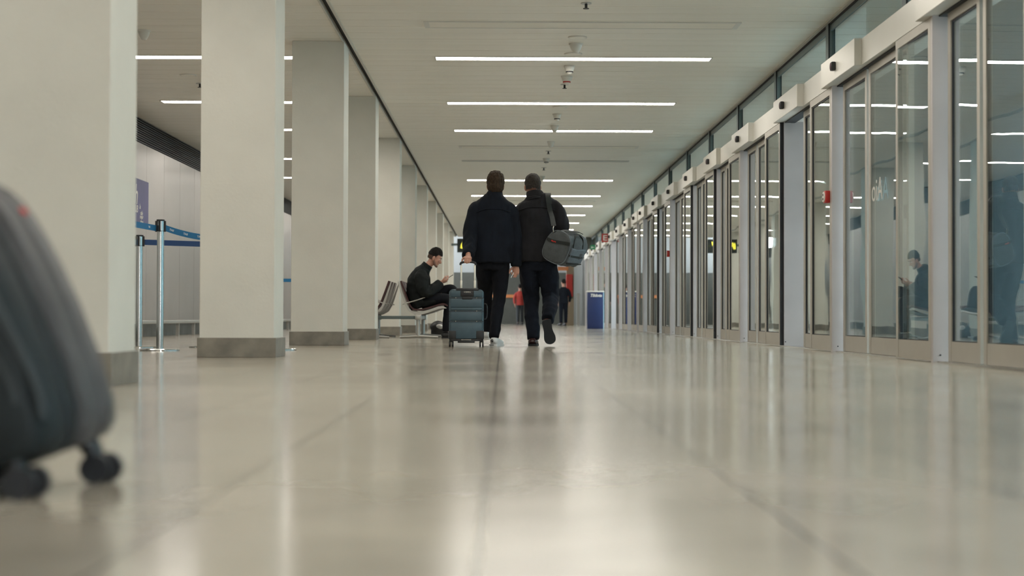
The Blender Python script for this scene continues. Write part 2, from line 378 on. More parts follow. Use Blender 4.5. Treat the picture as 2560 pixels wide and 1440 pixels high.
# ------------------------------------------------------------------ strip lights, vents, ceiling fittings
def strip(x0, x1, y, lit=True):
    r = thing('ceiling_light', '', 'ceiling light', ((x0+x1)/2, y, CZ))
    w2 = 0.105
    obj('frame', B((x0-0.015, x1+0.015, y-w2-0.015, y-w2, CZ-0.008, CZ+0.002), (x0-0.015, x1+0.015, y+w2, y+w2+0.015, CZ-0.008, CZ+0.002),
                   (x0-0.015, x0, y-w2, y+w2, CZ-0.008, CZ+0.002), (x1, x1+0.015, y-w2, y+w2, CZ-0.008, CZ+0.002)), 'trim', r)
    obj('diffuser', B(x0, x1, y-w2, y+w2, CZ-0.006, CZ-0.002), 'lamp' if lit else 'lampoff', r)
    return r
LY = [17.98, 21.74, 24.95, 29.80, 33.98, 38.35, 41.8, 45.5, 49.3, 53.1, 56.6]
for i, y in enumerate(LY):
    r = strip(-0.76, 2.33, y, lit=(i != 3))
    r['label'] = 'unlit strip light across the main ceiling, between the third and fourth glowing ones' if i == 3 else \
        'long glowing strip light across the main ceiling, %s lit one from the camera' % ORD[i if i < 3 else i-1]
    r['group'] = 'strip lights over the main walkway'
LL = [17.96, 21.71, 24.9, 29.5, 33.5, 38.35, 41.8, 45.5, 49.3, 53.1]
for i, y in enumerate(LL):
    r = strip(-4.63, -2.35, y); r['label'] = 'glowing strip light in the ceiling behind the columns, %s from the camera' % ORD[i]; r['group'] = 'strip lights behind the columns'
for i, y in enumerate([14.1, 10.3, 6.5, 2.7, -1.1, -4.9]):
    r = strip(-0.76, 2.33, y); r['label'] = 'strip light across the main ceiling, nearer than the top edge of the photo'; r['group'] = 'main strip lights above the frame'
    r = strip(-4.63, -2.35, y); r['label'] = 'strip light behind the columns, nearer than the top edge of the photo'; r['group'] = 'side strip lights above the frame'
def vent(x0, x1, y, label):
    r = thing('air_vent', label, 'ceiling vent', ((x0+x1)/2, y, CZ), group='linear air vents in the ceiling'); w2 = 0.15
    obj('frame', B((x0, x1, y-w2-0.02, y-w2, CZ-0.01, CZ+0.002), (x0, x1, y+w2, y+w2+0.02, CZ-0.01, CZ+0.002),
                   (x0, x0+0.05, y-w2, y+w2, CZ-0.01, CZ+0.002), (x1-0.05, x1, y-w2, y+w2, CZ-0.01, CZ+0.002)), 'offwhite', r)
    obj('backing', B(x0+0.05, x1-0.05, y-w2, y+w2, CZ-0.002, CZ+0.001), 'louver', r)
    bm = bmesh.new()
    for k in range(6):
        yy = y-w2+0.028+k*0.049
        prism(bm, [(yy-0.014, CZ-0.003), (yy+0.012, CZ-0.010), (yy+0.016, CZ-0.008), (yy-0.010, CZ-0.001)], 'x', x0+0.05, x1-0.05)
    obj('slats', bm, 'ceiling', r)
vent(-0.79, 2.35, 15.9, 'long linear air vent in the ceiling in front of the nearest strip light')
vent(-0.76, 2.31, 27.35, 'long linear air vent in the ceiling beyond the third strip light')
vent(-0.76, 2.31, 40.0, 'far linear air vent in the ceiling beyond the two men')
def smoke(x_, y_, k, label, grp='smoke detectors along the ceiling', s=1.0):
    r = thing('smoke_detector', label, 'smoke detector', (x_, y_, CZ), group=grp)
    bm = bmesh.new(); cyl(bm, (x_, y_, CZ-0.008), 0.065*s, 0.02); obj('base', bm, 'offwhite', r, smooth=True)
    bm = bmesh.new(); tube(bm, [(x_, y_, CZ-0.015), (x_, y_, CZ-0.05), (x_, y_, CZ-0.085), (x_, y_, CZ-0.10)], [0.06*s, 0.05*s, 0.033*s, 0.022*s], seg=28, k=2)
    obj('housing', bm, 'offwhite', r, smooth=True)
    if k:
        bm = bmesh.new(); cyl(bm, (x_, y_, CZ-0.073), 0.043*s, 0.014); obj('sensor_ring', bm, {'r': 'red', 'b': 'black'}[k], r, smooth=True, label={'r': 'orange red ring', 'b': 'black slotted ring'}[k])
def sprinkler(x_, y_, label):
    r = thing('sprinkler', label, 'sprinkler', (x_, y_, CZ), group='sprinkler heads along the ceiling')
    bm = bmesh.new(); cyl(bm, (x_, y_, CZ-0.004), 0.05, 0.008); obj('rosette', bm, 'alubar', r, smooth=True)
    bm = bmesh.new(); cyl(bm, (x_, y_, CZ-0.028), 0.013, 0.045); cyl(bm, (x_, y_, CZ-0.052), 0.028, 0.005); obj('nozzle', bm, 'black', r, smooth=True)
def speaker(x_, y_, label):
    r = thing('ceiling_speaker', label, 'ceiling speaker', (x_, y_, CZ), group='round ceiling speakers')
    bm = bmesh.new(); cyl(bm, (x_, y_, CZ-0.005), 0.10, 0.012, seg=40); obj('ring', bm, 'offwhite', r, smooth=True)
    bm = bmesh.new(); cyl(bm, (x_, y_, CZ-0.010), 0.083, 0.006, seg=40); obj('grille', bm, 'ceiling', r, smooth=True)
sprinkler(0.765, 14.8, 'sprinkler head at the very top of the photo above the nearest air vent')
speaker(0.77, 16.6, 'round ceiling speaker just beyond the nearest air vent')
smoke(0.77, 17.0, None, 'cone shaped smoke detector between the two round speakers', s=1.15)
speaker(0.77, 17.65, 'round ceiling speaker just in front of the nearest strip light')
smoke(0.765, 18.5, 'b', 'white smoke detector with black slots just beyond the nearest strip light')
smoke(0.765, 19.3, 'r', 'smoke detector with an orange red ring', s=1.1)
sprinkler(0.765, 19.98, 'sprinkler head just beyond the detector with the orange ring')
speaker(0.78, 22.1, 'round ceiling speaker just beyond the second strip light')
smoke(0.77, 22.9, 'b', 'smoke detector with black slots between the second and third strip lights')
smoke(0.78, 24.3, None, 'plain smoke detector just in front of the third strip light')
smoke(0.79, 26.5, None, 'plain smoke detector in front of the second air vent')
sprinkler(0.79, 28.0, 'sprinkler head just beyond the second air vent')
smoke(0.79, 29.3, 'b', 'dark ringed smoke detector above and right of the older man')
sprinkler(0.79, 31.1, 'sprinkler head beyond the unlit strip light')
smoke(0.80, 33.0, None, 'small far smoke detector in front of the fourth glowing strip light')
smoke(-3.67, 16.3, None, 'smoke detector in the ceiling between the two nearest columns')
speaker(-3.81, 19.3, 'round ceiling speaker seen between the two nearest columns')
sprinkler(-3.80, 20.0, 'sprinkler head seen against the edge of the second column')

# ------------------------------------------------------------------ glass door wall on the right
jambY = [10.95, 14.30, 16.95, 19.85, 22.30, 25.05, 28.17, 30.50, 33.60, 35.15, 37.74, 40.60, 43.40, 46.1, 48.9, 51.7, 54.5, 57.2]
pre = [8.0, 5.2, 2.4, -0.4, -3.2]
rubber_end = {2, 4, 5, 7}; n_open = {1, 11, 14}
HB = 2.385; HT = 2.60
wi = [0]; di = [0]
def leaf(kind, n, x0, y0, y1, label, group, face, z0=0.012, rub=False, yaw=0.0):
    if kind == 'door': di[0] += 1; nm = 'door_%d' % di[0]
    else: wi[0] += 1; nm = 'window_%d' % wi[0]
    r = thing(nm, label, 'glass door' if kind == 'door' else 'glass screen', (x0+0.02, (y0+y1)/2, 0), group=group, kind='structure')
    t_ = 0.042; s = 0.062; zt = HB-0.005; zk = 0.145
    obj('frame', B((x0, x0+t_, y0, y0+s, z0, zt), (x0, x0+t_, y1-s, y1, z0, zt), (x0, x0+t_, y0+s, y1-s, zt-0.065, zt)), 'alu', r)
    obj('kick_panel', B(x0+0.003, x0+t_-0.003, y0+s, y1-s, z0, zk), 'alu', r)
    if y0 < 45:
        a, b = x0+0.010, x0+t_-0.010; q = 0.012
        obj('gasket', B((a, b, y0+s, y0+s+q, zk, zt-0.065), (a, b, y1-s-q, y1-s, zk, zt-0.065), (a, b, y0+s+q, y1-s-q, zk, zk+q*0.6), (a, b, y0+s+q, y1-s-q, zt-0.065-q, zt-0.065)), 'rubber', r)
    gb = B(x0+0.017, x0+0.025, y0+s+0.004, y1-s-0.004, zk, zt-0.068)
    if yaw:          # the pane sits a little skew in its frame
        c_ = Vector((x0+0.021, (y0+y1)/2, 0)); mt = Matrix.Translation(c_) @ Matrix.Rotation(yaw, 4, 'Z') @ Matrix.Translation(-c_)
        for v_ in gb.verts: v_.co = mt @ v_.co
    obj('glass', gb, 'glass', r)
    if rub: obj('edge_seal', B(x0-0.001, x0+t_, y0-0.03, y0-0.002, z0, zt), 'rubber', r)
    return r
def bay(ya, yb, n, near=False):
    w_ = 'nearer than the right edge of the photo' if near else None
    o_ = None if near else ORD[n]
    rub = n in rubber_end and not near
    yw = (0.040, 0.020) if (n == 0 and not near) else ((0.0, 0.022) if n == 0 else (0.0, 0.0))
    grp = 'glass screens beside the door posts' if not near else 'screens outside the frame'
    leaf('window', n, XD, ya+0.045, ya+1.02, 'fixed glass screen ' + (w_ or 'on the far side of the %s door post from the camera' % o_), grp, 1, rub=rub, yaw=yw[0])
    ym = (ya+0.95+yb)/2+0.12
    grp = 'sliding glass door leaves' if not near else 'door leaves outside the frame'
    if n in n_open and not near:
        leaf('door', n, 3.02, ya+0.2, ya+1.72 if n != 1 else 16.05, 'sliding glass leaf pushed open beside the gap after the %s door post' % o_, grp, 0)
    else:
        leaf('door', n, 3.02, ya+0.93, ym-0.035, 'sliding glass leaf ' + (w_ or 'nearer of the pair between the %s and next door posts' % o_), grp, 0, yaw=yw[1])
        leaf('door', n, 3.02, ym+0.035, yb-0.12, 'sliding glass leaf ' + (w_ or 'farther of the pair between the %s and next door posts' % o_), grp, 0, yaw=0.0 if near else yw[1])
def post(y, n, near=False):
    r = thing('door_post', 'grey metal door post ' + ('nearer than the right edge of the photo' if near else 'of the glass wall, %s from the camera' % ORD[n]), 'door post', (3.04, y, 0),
              group='door posts outside the frame' if near else 'door posts of the glass wall', kind='structure')
    xf = XD+0.036 if (n in rubber_end and not near) else XD
    obj('cover', B(xf, 3.055, y-0.01, y+0.04, 0, HB), 'jamb', r); obj('core', B(3.055, 3.27 if (n-1) in n_open else 3.14, y+0.0, y+0.05, 0, HB), 'jamb', r)
    if y < 32: bm = bmesh.new(); cyl(bm, (2.995, y-0.012, 0.05), 0.006, 0.006, seg=12, axis='y'); obj('screw', bm, 'black', r)
allY = sorted(pre) + jambY
for k in range(len(allY)-1):
    near = allY[k] < 8.5
    n = k-len(pre)
    if allY[k] == 8.0: bay(8.0, 10.95, 0, near=True)
    else: bay(allY[k], allY[k+1], n, near)
for k, y in enumerate(allY): post(y, k-len(pre), near=(k < len(pre)))
# header casing and operator boxes
t = thing('trim_3', 'long cream metal casing above the sliding doors', 'door header', (3.0, YB, HB), kind='structure')
obj('casing', B(XD, XT+0.06, YB, YC, HB, HT), 'header', t)
obj('soffit_track', B(2.99, 3.10, YB, YC, HB-0.012, HB), 'dark', t)
sens = [10.55, 13.87, 16.43, 19.56, 22.4, 25.1, 27.8, 30.6, 33.5, 35.2, 37.7, 40.5, 43.3, 46.0, 48.8, 51.6, 54.4]
for k, y in enumerate(sens + [7.7, 4.9, 2.1]):
    near = k >= len(sens)
    r = thing('door_operator_box', 'cream motion sensor box on the door casing ' + ('nearer than the edge of the photo' if near else 'above the %s door post' % ORD[k]), 'door sensor box',
              (2.9, y, HB), group='operator boxes outside the frame' if near else 'operator boxes along the door casing')
    obj('cover', B(2.885, XD+0.002, y-0.76, y+0.62, HB-0.004, HT+0.006, bev=0.003, seg=1), 'header', r)
    if y < 56:
        s = bmesh.new(); box(s, 2.845, 2.886, y-0.038, y+0.038, 2.455, 2.53, bev=0.010); so = obj('sensor', s, 'black', r, smooth=True)
        s = bmesh.new(); ell(s, (2.846, y, 2.49), (0.008, 0.03, 0.033)); obj('lens', s, 'maroon', so, smooth=True)
# transom glazing
t = thing('trim_4', 'metal edge where the ceiling meets the transom windows', 'ceiling trim', (XT, YB, CZ), kind='structure')
obj('ceiling_edge', B(XT-0.03, XT, YB, YC, CZ-0.02, CZ+0.04), 'trim', t); obj('dark_gap', B(XT, XT+0.05, YB, YC, CZ-0.04, CZ+0.04), 'dark', t)
obj('head_rail', B(XT+0.01, XT+0.06, YB, YC, CZ-0.10, CZ-0.04), 'mullion', t)
mull = [15.7+3.02*k for k in range(-7, 15)]
for k, y in enumerate(mull):
    vis = y > 14
    r = thing('transom_mullion', 'dark green grey post between the high windows ' + ('above the doors, %s from the camera' % ORD[k-7] if vis else 'outside the frame'), 'mullion', (XT+0.02, y, HT),
              group='posts between the high windows' if vis else 'window posts outside the frame', kind='structure')
    obj('cover', B(XT-0.012, XT+0.05, y-0.07, y+0.07, HT-0.01, CZ-0.03), 'mullion', r)
    obj('joint', B(XT-0.014, XT+0.0, y-0.072, y-0.066, HT-0.01, CZ-0.03), 'rubber', r)
    if k < len(mull)-1:
        wi[0] += 1
        tag(obj('window_%d' % wi[0], B(XT+0.02, XT+0.03, y+0.07, y+3.02-0.07, HT-0.01, CZ-0.10), 'tglass'),
            'high transom window pane ' + ('beyond the %s window post from the camera' % ORD[k-7] if vis else 'outside the frame'), 'window',
            group='high windows above the doors' if vis else 'high windows outside the frame', kind='structure')
# threshold track
tag(obj('trim_5', B(2.975, 3.12, YB, YC, 0.0, 0.010), 'chrome'), 'bright metal threshold track under the sliding doors', 'threshold', kind='structure')
# far end of the right side
tag(obj('wall_right', B(3.0, 3.3, YC, YE, 0, 5.2), 'endwall'), 'dark side wall beyond the last glass door', 'wall', kind='structure')

# things on the door wall
def callpoint(x_, y_, z_, label, s=1.0):
    r = thing('fire_call_point', label, 'fire alarm', (x_, y_, z_), group='red fire call points on the door wall')
    obj('housing', B(x_, XD+0.0, y_-0.05, y_+0.05, z_-0.055*s, z_+0.055*s, bev=0.006), 'red', r, smooth=True)
    bm = bmesh.new(); cyl(bm, (x_-0.004, y_, z_+0.0), 0.045, 0.012, axis='x'); p_ = obj('face_plate', bm, 'offwhite', r, smooth=True)
    bm = bmesh.new(); cyl(bm, (x_-0.011, y_, z_+0.018), 0.012, 0.006, axis='x', seg=16); cyl(bm, (x_-0.011, y_, z_-0.018), 0.012, 0.006, axis='x', seg=16); obj('indicator', bm, 'maroon', p_)
callpoint(XD-0.045, 14.42, 1.395, 'red fire call point with a white face near the second door post')
callpoint(XD-0.045, 28.3, 1.435, 'small distant red fire call point further down the glass wall')
r = thing('fire_sign', 'small red square sign with a white symbol on the far door casing', 'sign', (2.87, 44.1, 2.5))
obj('plate', B(2.715, 2.90, 43.96, 43.985, 2.38, 2.61), 'red', r)
obj('symbol', B((2.755, 2.785, 43.95, 43.961, 2.42, 2.57), (2.785, 2.86, 43.95, 43.961, 2.42, 2.445), (2.785, 2.86, 43.95, 43.961, 2.485, 2.51), (2.785, 2.86, 43.95, 43.961, 2.545, 2.57)), 'white', r)
obj('bracket', B(2.90, XD, 43.965, 43.98, 2.45, 2.55), 'mullion', r)
r = thing('emergency_exit_sign', 'small green hanging exit sign far down above the doors', 'sign', (2.75, 50.2, 2.4))
obj('panel', B(2.74, 2.90, 50.18, 50.22, 2.44, 2.58), 'exitgreen', r); obj('arrow', B((2.78, 2.86, 50.165, 50.181, 2.50, 2.515), (2.775, 2.80, 50.165, 50.181, 2.48, 2.535)), 'white', r); obj('bracket', B(2.90, XD, 50.19, 50.21, 2.50, 2.53), 'mullion', r)

# reversed lettering on the nearest visible sliding leaf
cu = text_mesh('Aio', 0.26, depth=0.0008); cu.transform(TR(3.010, 12.85, 1.33) @ FACE_PX)
tag(obj('glass_lettering', cu, 'trim'), 'faint reversed lettering stuck on the sliding glass leaf before the second door post', 'lettering')

# ------------------------------------------------------------------ outside
tag(obj('pavement', B(4.95, 40, YB-10, YE+60, -0.12, -0.02), 'pave'), 'pale pavement outside the glass doors', 'pavement', kind='structure')
tag(obj('canopy', B(3.3, 7.0, YB-6, 60, 3.55, 3.8), 'canopy'), 'white canopy over the pavement outside', 'canopy', kind='structure')
bm = bmesh.new()
for k in range(11): box(bm, 3.3, 7.0, -4+k*6.0, -3.7+k*6.0, 3.3, 3.55)
tag(obj('canopy_beams', bm, 'canopy'), 'white cross beams under the outside canopy', 'beam', kind='structure')
tag(obj('facade', B(14, 14.3, YB-10, 75, 0, 5.5), 'facade'), 'low teal grey building across the road outside', 'building', kind='structure')
for k in range(9):
    bm = bmesh.new(); cyl(bm, (6.6, -2+k*7.0, 1.765), 0.14, 3.56); tag(obj('canopy_post', bm, 'jamb', smooth=True), 'round grey post carrying the outside canopy, seen through glass', 'post', group='canopy posts outside', kind='structure')
# outer glazing of the wind lobby
t = thing('window_200', 'outer tinted glass front of the wind lobby beyond the sliding doors', 'outer glazing', (4.9, 20, 0), kind='structure')
obj('glass', B((4.90, 4.91, YB, 41.5, 0.05, 3.2), (4.90, 4.91, 44.0, 50.0, 0.05, 3.2), (4.90, 4.91, 52.0, YC, 0.05, 3.2)), 'oglass', t); obj('rail', B((4.87, 4.95, YB, YC, -0.02, 0.08), (4.87, 4.95, YB, YC, 2.34, 2.44), (4.87, 4.95, YB, YC, 3.18, 3.3)), 'mullion', t)
for k in range(46): obj('mullion', B(4.86, 4.95, YB+0.4+k*1.4, YB+0.46+k*1.4, 0.08, 3.2), 'mullion', t)
for k_, y_ in enumerate([2.4, 8.3, 14.45, 19.95, 25.15, 30.6, 35.3]):  # opaque panels added to darken the view out through the door glass
    tag(obj('added_lobby_partition', B(3.30, 4.85, y_, y_+0.05, 0, 3.2), 'partition'), 'added dark teal partition darkening the view through the wind lobby, %s from the camera' % ORD[k_], 'partition', group='added wind lobby partitions', kind='structure')
tag(obj('ceiling', B(3.26, 5.0, YB, YC, 3.22, 3.32), 'canopy'), 'white soffit of the wind lobby between the two glass fronts', 'ceiling', kind='structure')
tag(obj('floor', B(3.3, 4.95, YB, YC, -0.1, -0.002), 'pave'), 'pale floor of the wind lobby behind the sliding doors', 'floor', kind='structure')

# ================================================================== STANCHIONS
def stanchion(x_, y_, h, label, group='chrome queue barrier posts'):
    r = thing('barrier_post', label, 'barrier post', (x_, y_, 0), group=group)
    bm = bmesh.new(); tube(bm, [(x_, y_, 0.0), (x_, y_, 0.012), (x_, y_, 0.018), (x_, y_, 0.024)], [0.172, 0.172, 0.166, 0.05], seg=48, k=1); obj('base', bm, 'chrome', r, smooth=True)
    bm = bmesh.new(); cyl(bm, (x_, y_, h/2), 0.031, h-0.02, seg=32); obj('pole', bm, 'chrome', r, smooth=True)
    bm = bmesh.new(); cyl(bm, (x_, y_, h-0.004), 0.036, 0.012, seg=32); cyl(bm, (x_, y_, h-0.055), 0.0335, 0.09, seg=32)
    for a in range(4):
        dx, dy = 0.036*math.cos(a*PI/2), 0.036*math.sin(a*PI/2)
        box(bm, x_+dx-0.010, x_+dx+0.010, y_+dy-0.010, y_+dy+0.010, h-0.105, h-0.01)
    obj('belt_cassette', bm, 'black', r, smooth=True)
    bm = bmesh.new(); cyl(bm, (x_+0.004, y_-0.012, h-0.055), 0.0275, 0.085, seg=24); obj('sleeve', bm, 'chrome', r, smooth=True)
    return r
def belt(r, p0, p1, sag, m='belt', prints=0, mark='TAS'):
    P0, P1 = Vector(p0), Vector(p1); n = 13; pts = []
    for i in range(n):
        t_ = i/(n-1); p = P0.lerp(P1, t_); p.z -= sag*4*t_*(1-t_); pts.append(p)
    bm = bmesh.new(); ribbon(bm, pts, 0.052, (0, 0, 1), 0.003, k=2); b = obj('belt', bm, m, r, smooth=True)
    d = (P1-P0); side = Vector((d.y, -d.x, 0)).normalized();
    if side.y > 0: side = -side
    for i in range(prints):
        t_ = (i+0.5)/prints; p = P0.lerp(P1, t_); p.z -= sag*4*t_*(1-t_)
        slope = math.atan2((P1.z-P0.z) - sag*4*(1-2*t_), d.length)
        yaw = math.atan2(side.x, -side.y)
        mtx = Matrix.Translation(p+side*0.0028) @ Matrix.Rotation(yaw, 4, 'Z') @ Matrix.Rotation(-slope, 4, 'Y') @ FACE_CAM
        text('belt_print', mark, 0.023, 'white', mtx, b, depth=0.0004, bold=0.0006)
s1 = stanchion(-2.995, 14.0, 1.145, 'chrome barrier post with the printed light blue belt, tallest between the two nearest columns')
s2 = stanchion(-3.45, 15.2, 1.07, 'chrome barrier post behind and left of the tallest one')
s3 = stanchion(-2.86, 15.5, 1.07, 'chrome barrier post mostly hidden, its base showing beside the second column')
s0 = stanchion(-3.40, 11.6, 1.14, 'chrome barrier post hidden behind the nearest column', group='hidden barrier posts')
s4 = stanchion(-2.02, 14.35, 1.13, 'chrome barrier post hidden behind the second column', group='hidden barrier posts')
belt(s1, (-3.03, 13.98, 1.07), (-3.38, 11.64, 1.10), 0.0, prints=7)
belt(s1, (-2.96, 14.0, 1.075), (-2.05, 14.33, 1.075), 0.085, prints=8)
belt(s2, (-3.48, 15.18, 1.005), (-4.3, 14.9, 1.005), 0.01)
belt(s2, (-3.41, 15.22, 1.005), (-2.90, 15.48, 1.0), 0.0, m='beltdark')
s5 = stanchion(-4.15, 24.6, 0.95, 'chrome barrier post further back behind the second column', group='hidden barrier posts')
s6 = stanchion(-2.72, 25.4, 0.95, 'chrome barrier post further back behind the third column', group='hidden barrier posts')
belt(s5, (-4.12, 24.62, 0.90), (-2.75, 25.38, 0.90), 0.03)

# ================================================================== POSTER
r = thing('poster', 'purple poster with white handwritten lettering on the metal wall', 'poster', (XL+0.01, 23.3, 1.62))
obj('sheet', B(XL+0.004, XL+0.02, 22.3, 24.05, 1.62, 2.31), 'poster', r)
tx = XL+0.0225
def ptext(s, size, y_, z_, shear=0.25): text('lettering', s, size, 'offwhite', TR(tx, y_, z_) @ FACE_PX.copy(), r, depth=0.0006, shear=shear, bold=0.002)
ptext('tu', 0.36, 22.75, 2.08); ptext('h', 0.42, 23.22, 2.06); ptext('u', 0.3, 22.7, 1.78); ptext('UB', 0.15, 23.25, 1.86)
ptext('la', 0.10, 23.48, 1.91); ptext('calle', 0.085, 23.58, 1.82); ptext('mejor', 0.085, 23.58, 1.765); ptext('chase', 0.085, 23.60, 1.69)

# ================================================================== BIN AND FAR THINGS
r = thing('waste_bin', 'tall dark blue bin with white lettering standing before the glass doors', 'bin', (2.5, 43.2, 0))
obj('body', B(2.275, 2.70, 43.0, 43.4, 0.0, 0.99, bev=0.01), 'bin', r, smooth=True)
obj('lid', B(2.262, 2.728, 42.985, 43.415, 0.985, 1.02, bev=0.008), 'offwhite', r, smooth=True)
obj('side_edge', B(2.70, 2.722, 43.0, 43.4, 0.0, 0.985), 'binlight', r)
text('lettering', 'Tildota', 0.11, 'offwhite', TR(2.50, 42.997, 0.895) @ FACE_CAM, r, depth=0.001, shear=0.3, bold=0.004)
r = thing('hanging_sign', 'black hanging direction sign with yellow symbols beyond the man on the left', 'sign', (-0.77, 50, 2.33))
obj('panel', B(-1.43, -0.12, 50.0, 50.12, 2.33, 2.76), 'signblack', r)
obj('bracket', B(-1.62, -1.43, 50.02, 50.1, 2.54, 2.61), 'mullion', r)
for q in (-1.2, -0.35): obj('rod', B(q-0.012, q+0.012, 50.04, 50.064, 2.76, CZ), 'mullion', r)
bm = bmesh.new()      # walking figure, 3, 7, arrow
tube(bm, [(-1.30, 49.99, 2.45), (-1.27, 49.99, 2.56), (-1.22, 49.99, 2.66)], [0.035, 0.05, 0.035], seg=10); tube(bm, [(-1.26, 49.99, 2.54), (-1.18, 49.99, 2.56)], 0.02, seg=8)
obj('walking_symbol', bm, 'yellow', r)
text('lettering', '3 7', 0.30, 'yellow', TR(-0.80, 49.995, 2.56) @ FACE_CAM, r, depth=0.002, bold=0.008); text('lettering', 'oo', 0.2, 'yellow', TR(-0.32, 49.995, 2.57) @ FACE_CAM, r, depth=0.002, bold=0.008)
r = thing('tan_pillar', 'tan pillar with a red hose cabinet at the far end right of the older man', 'pillar', (2.5, 60, 0), kind='thing')
obj('shaft', B(2.38, 2.66, 60, 60.3, 0, 5.2), 'timber', r); obj('hose_cabinet', B(2.37, 2.62, 59.82, 60, 1.08, 1.92, bev=0.02), 'red', r, label='red hose cabinet')
obj('sign_plate', B(2.05, 2.45, 59.9, 59.96, 2.06, 2.2), 'orange', r)
tag(obj('lit_panel', B(2.72, 2.84, 59.0, 59.1, 0.0, 1.2), 'lightwall'), 'narrow pale upright panel between the tan pillar and the blue bin', 'panel')

# ================================================================== BEAM SEATING
r = thing('waiting_bench', 'back to back row of metal framed waiting seats with maroon pads beside the columns', 'seating', (-1.53, 23.2, 0))
XM = -1.53
def seat(y0, mir):
    f = (lambda X_: 2*XM-X_) if mir else (lambda X_: X_)
    path = [(-1.465, .80), (-1.43, .70), (-1.385, .58), (-1.335, .46), (-1.275, .40), (-1.18, .395), (-1.05, .425), (-0.92, .465), (-0.855, .475), (-0.80, .45)]
    pad = bmesh.new(); ribbon(pad, [(f(a+0.018), y0+0.26, b+0.012) for a, b in path], 0.46, (0, 1, 0), 0.022, k=3)
    s = obj('seat', pad, 'seatpad', r, smooth=True)
    for yy in (y0+0.015, y0+0.505):
        fb = bmesh.new()
        up = [(-1.475, .805), (-1.44, .71), (-1.395, .585), (-1.345, .455), (-1.285, .385), (-1.18, .375), (-1.05, .405), (-0.92, .45), (-0.85, .46), (-0.795, .43)]
        lo = [(-1.49, .80), (-1.462, .70), (-1.425, .58), (-1.385, .47), (-1.335, .385), (-1.25, .34), (-1.18, .33), (-1.05, .365), (-0.90, .42), (-0.80, .425)]
        prism(fb, [(f(a), b) for a, b in up] + [(f(a), b) for a, b in reversed(lo)], 'y', yy-0.014, yy+0.014)
        obj('side_frame', fb, 'alubar', s)
        ab = bmesh.new(); tube(ab, [(f(-1.42), yy, .485), (f(-1.36), yy, .50), (f(-1.20), yy, .545), (f(-1.065), yy, .595)], [(0.012, 0.009)]*4, hint=(0, 1, 0), seg=10); obj('armrest', ab, 'alubar', s, smooth=True)
    return s
for yy in (22.62, 23.18, 23.74):
    seat(yy, False); seat(yy, True)
obj('beam', B((-1.225, -1.165, 22.60, 24.30, 0.27, 0.325), (2*XM+1.165, 2*XM+1.225, 22.60, 24.30, 0.27, 0.325), bev=0.008), 'alubar', r, smooth=True)
for yy in (22.66, 24.0): obj('cross_beam', B(2*XM+1.19, -1.19, yy, yy+0.05, 0.272, 0.318, bev=0.006), 'mullion', r, smooth=True)
for yy in (22.66, 24.02):
    for xx in (-1.195, 2*XM+1.195):
        bm = bmesh.new(); tube(bm, [(xx, yy, 0.03), (xx, yy, 0.29)], [(0.028, 0.036)]*2, seg=20, k=1); box(bm, xx-0.045, xx+0.045, yy-0.05, yy+0.05, 0.26, 0.335, bev=0.008)
        obj('leg', bm, 'alubar', r, smooth=True)
        s = 1 if xx > XM else -1
        bm = bmesh.new(); tube(bm, [(xx-0.26*s, yy, 0.016), (xx-0.1*s, yy, 0.026), (xx, yy, 0.034), (xx+0.15*s, yy, 0.026), (xx+0.28*s, yy, 0.020)], [(0.030, 0.014), (0.030, 0.018), (0.032, 0.022), (0.030, 0.018), (0.028, 0.014)], hint=(0, 1, 0), seg=16)
        obj('foot', bm, 'alubar', r, smooth=True)
r = thing('holdall', 'dark bag with a pale panel on the floor behind the seated man\'s legs', 'bag', (-0.98, 24.55, 0))
bm = bmesh.new(); tube(bm, [(-1.10, 24.6, 0.10), (-1.0, 24.6, 0.13), (-0.86, 24.6, 0.10)], [0.07, 0.12, 0.08], seg=20, hint=(0, 0, 1)); box(bm, -1.1, -0.84, 24.5, 24.7, 0, 0.1)
obj('body', fuse(bm, 0.012, 3), 'black', r)
bm = bmesh.new(); ell(bm, (-0.975, 24.51, 0.15), (0.065, 0.03, 0.045)); obj('pale_panel', bm, 'alubar', r, smooth=True)

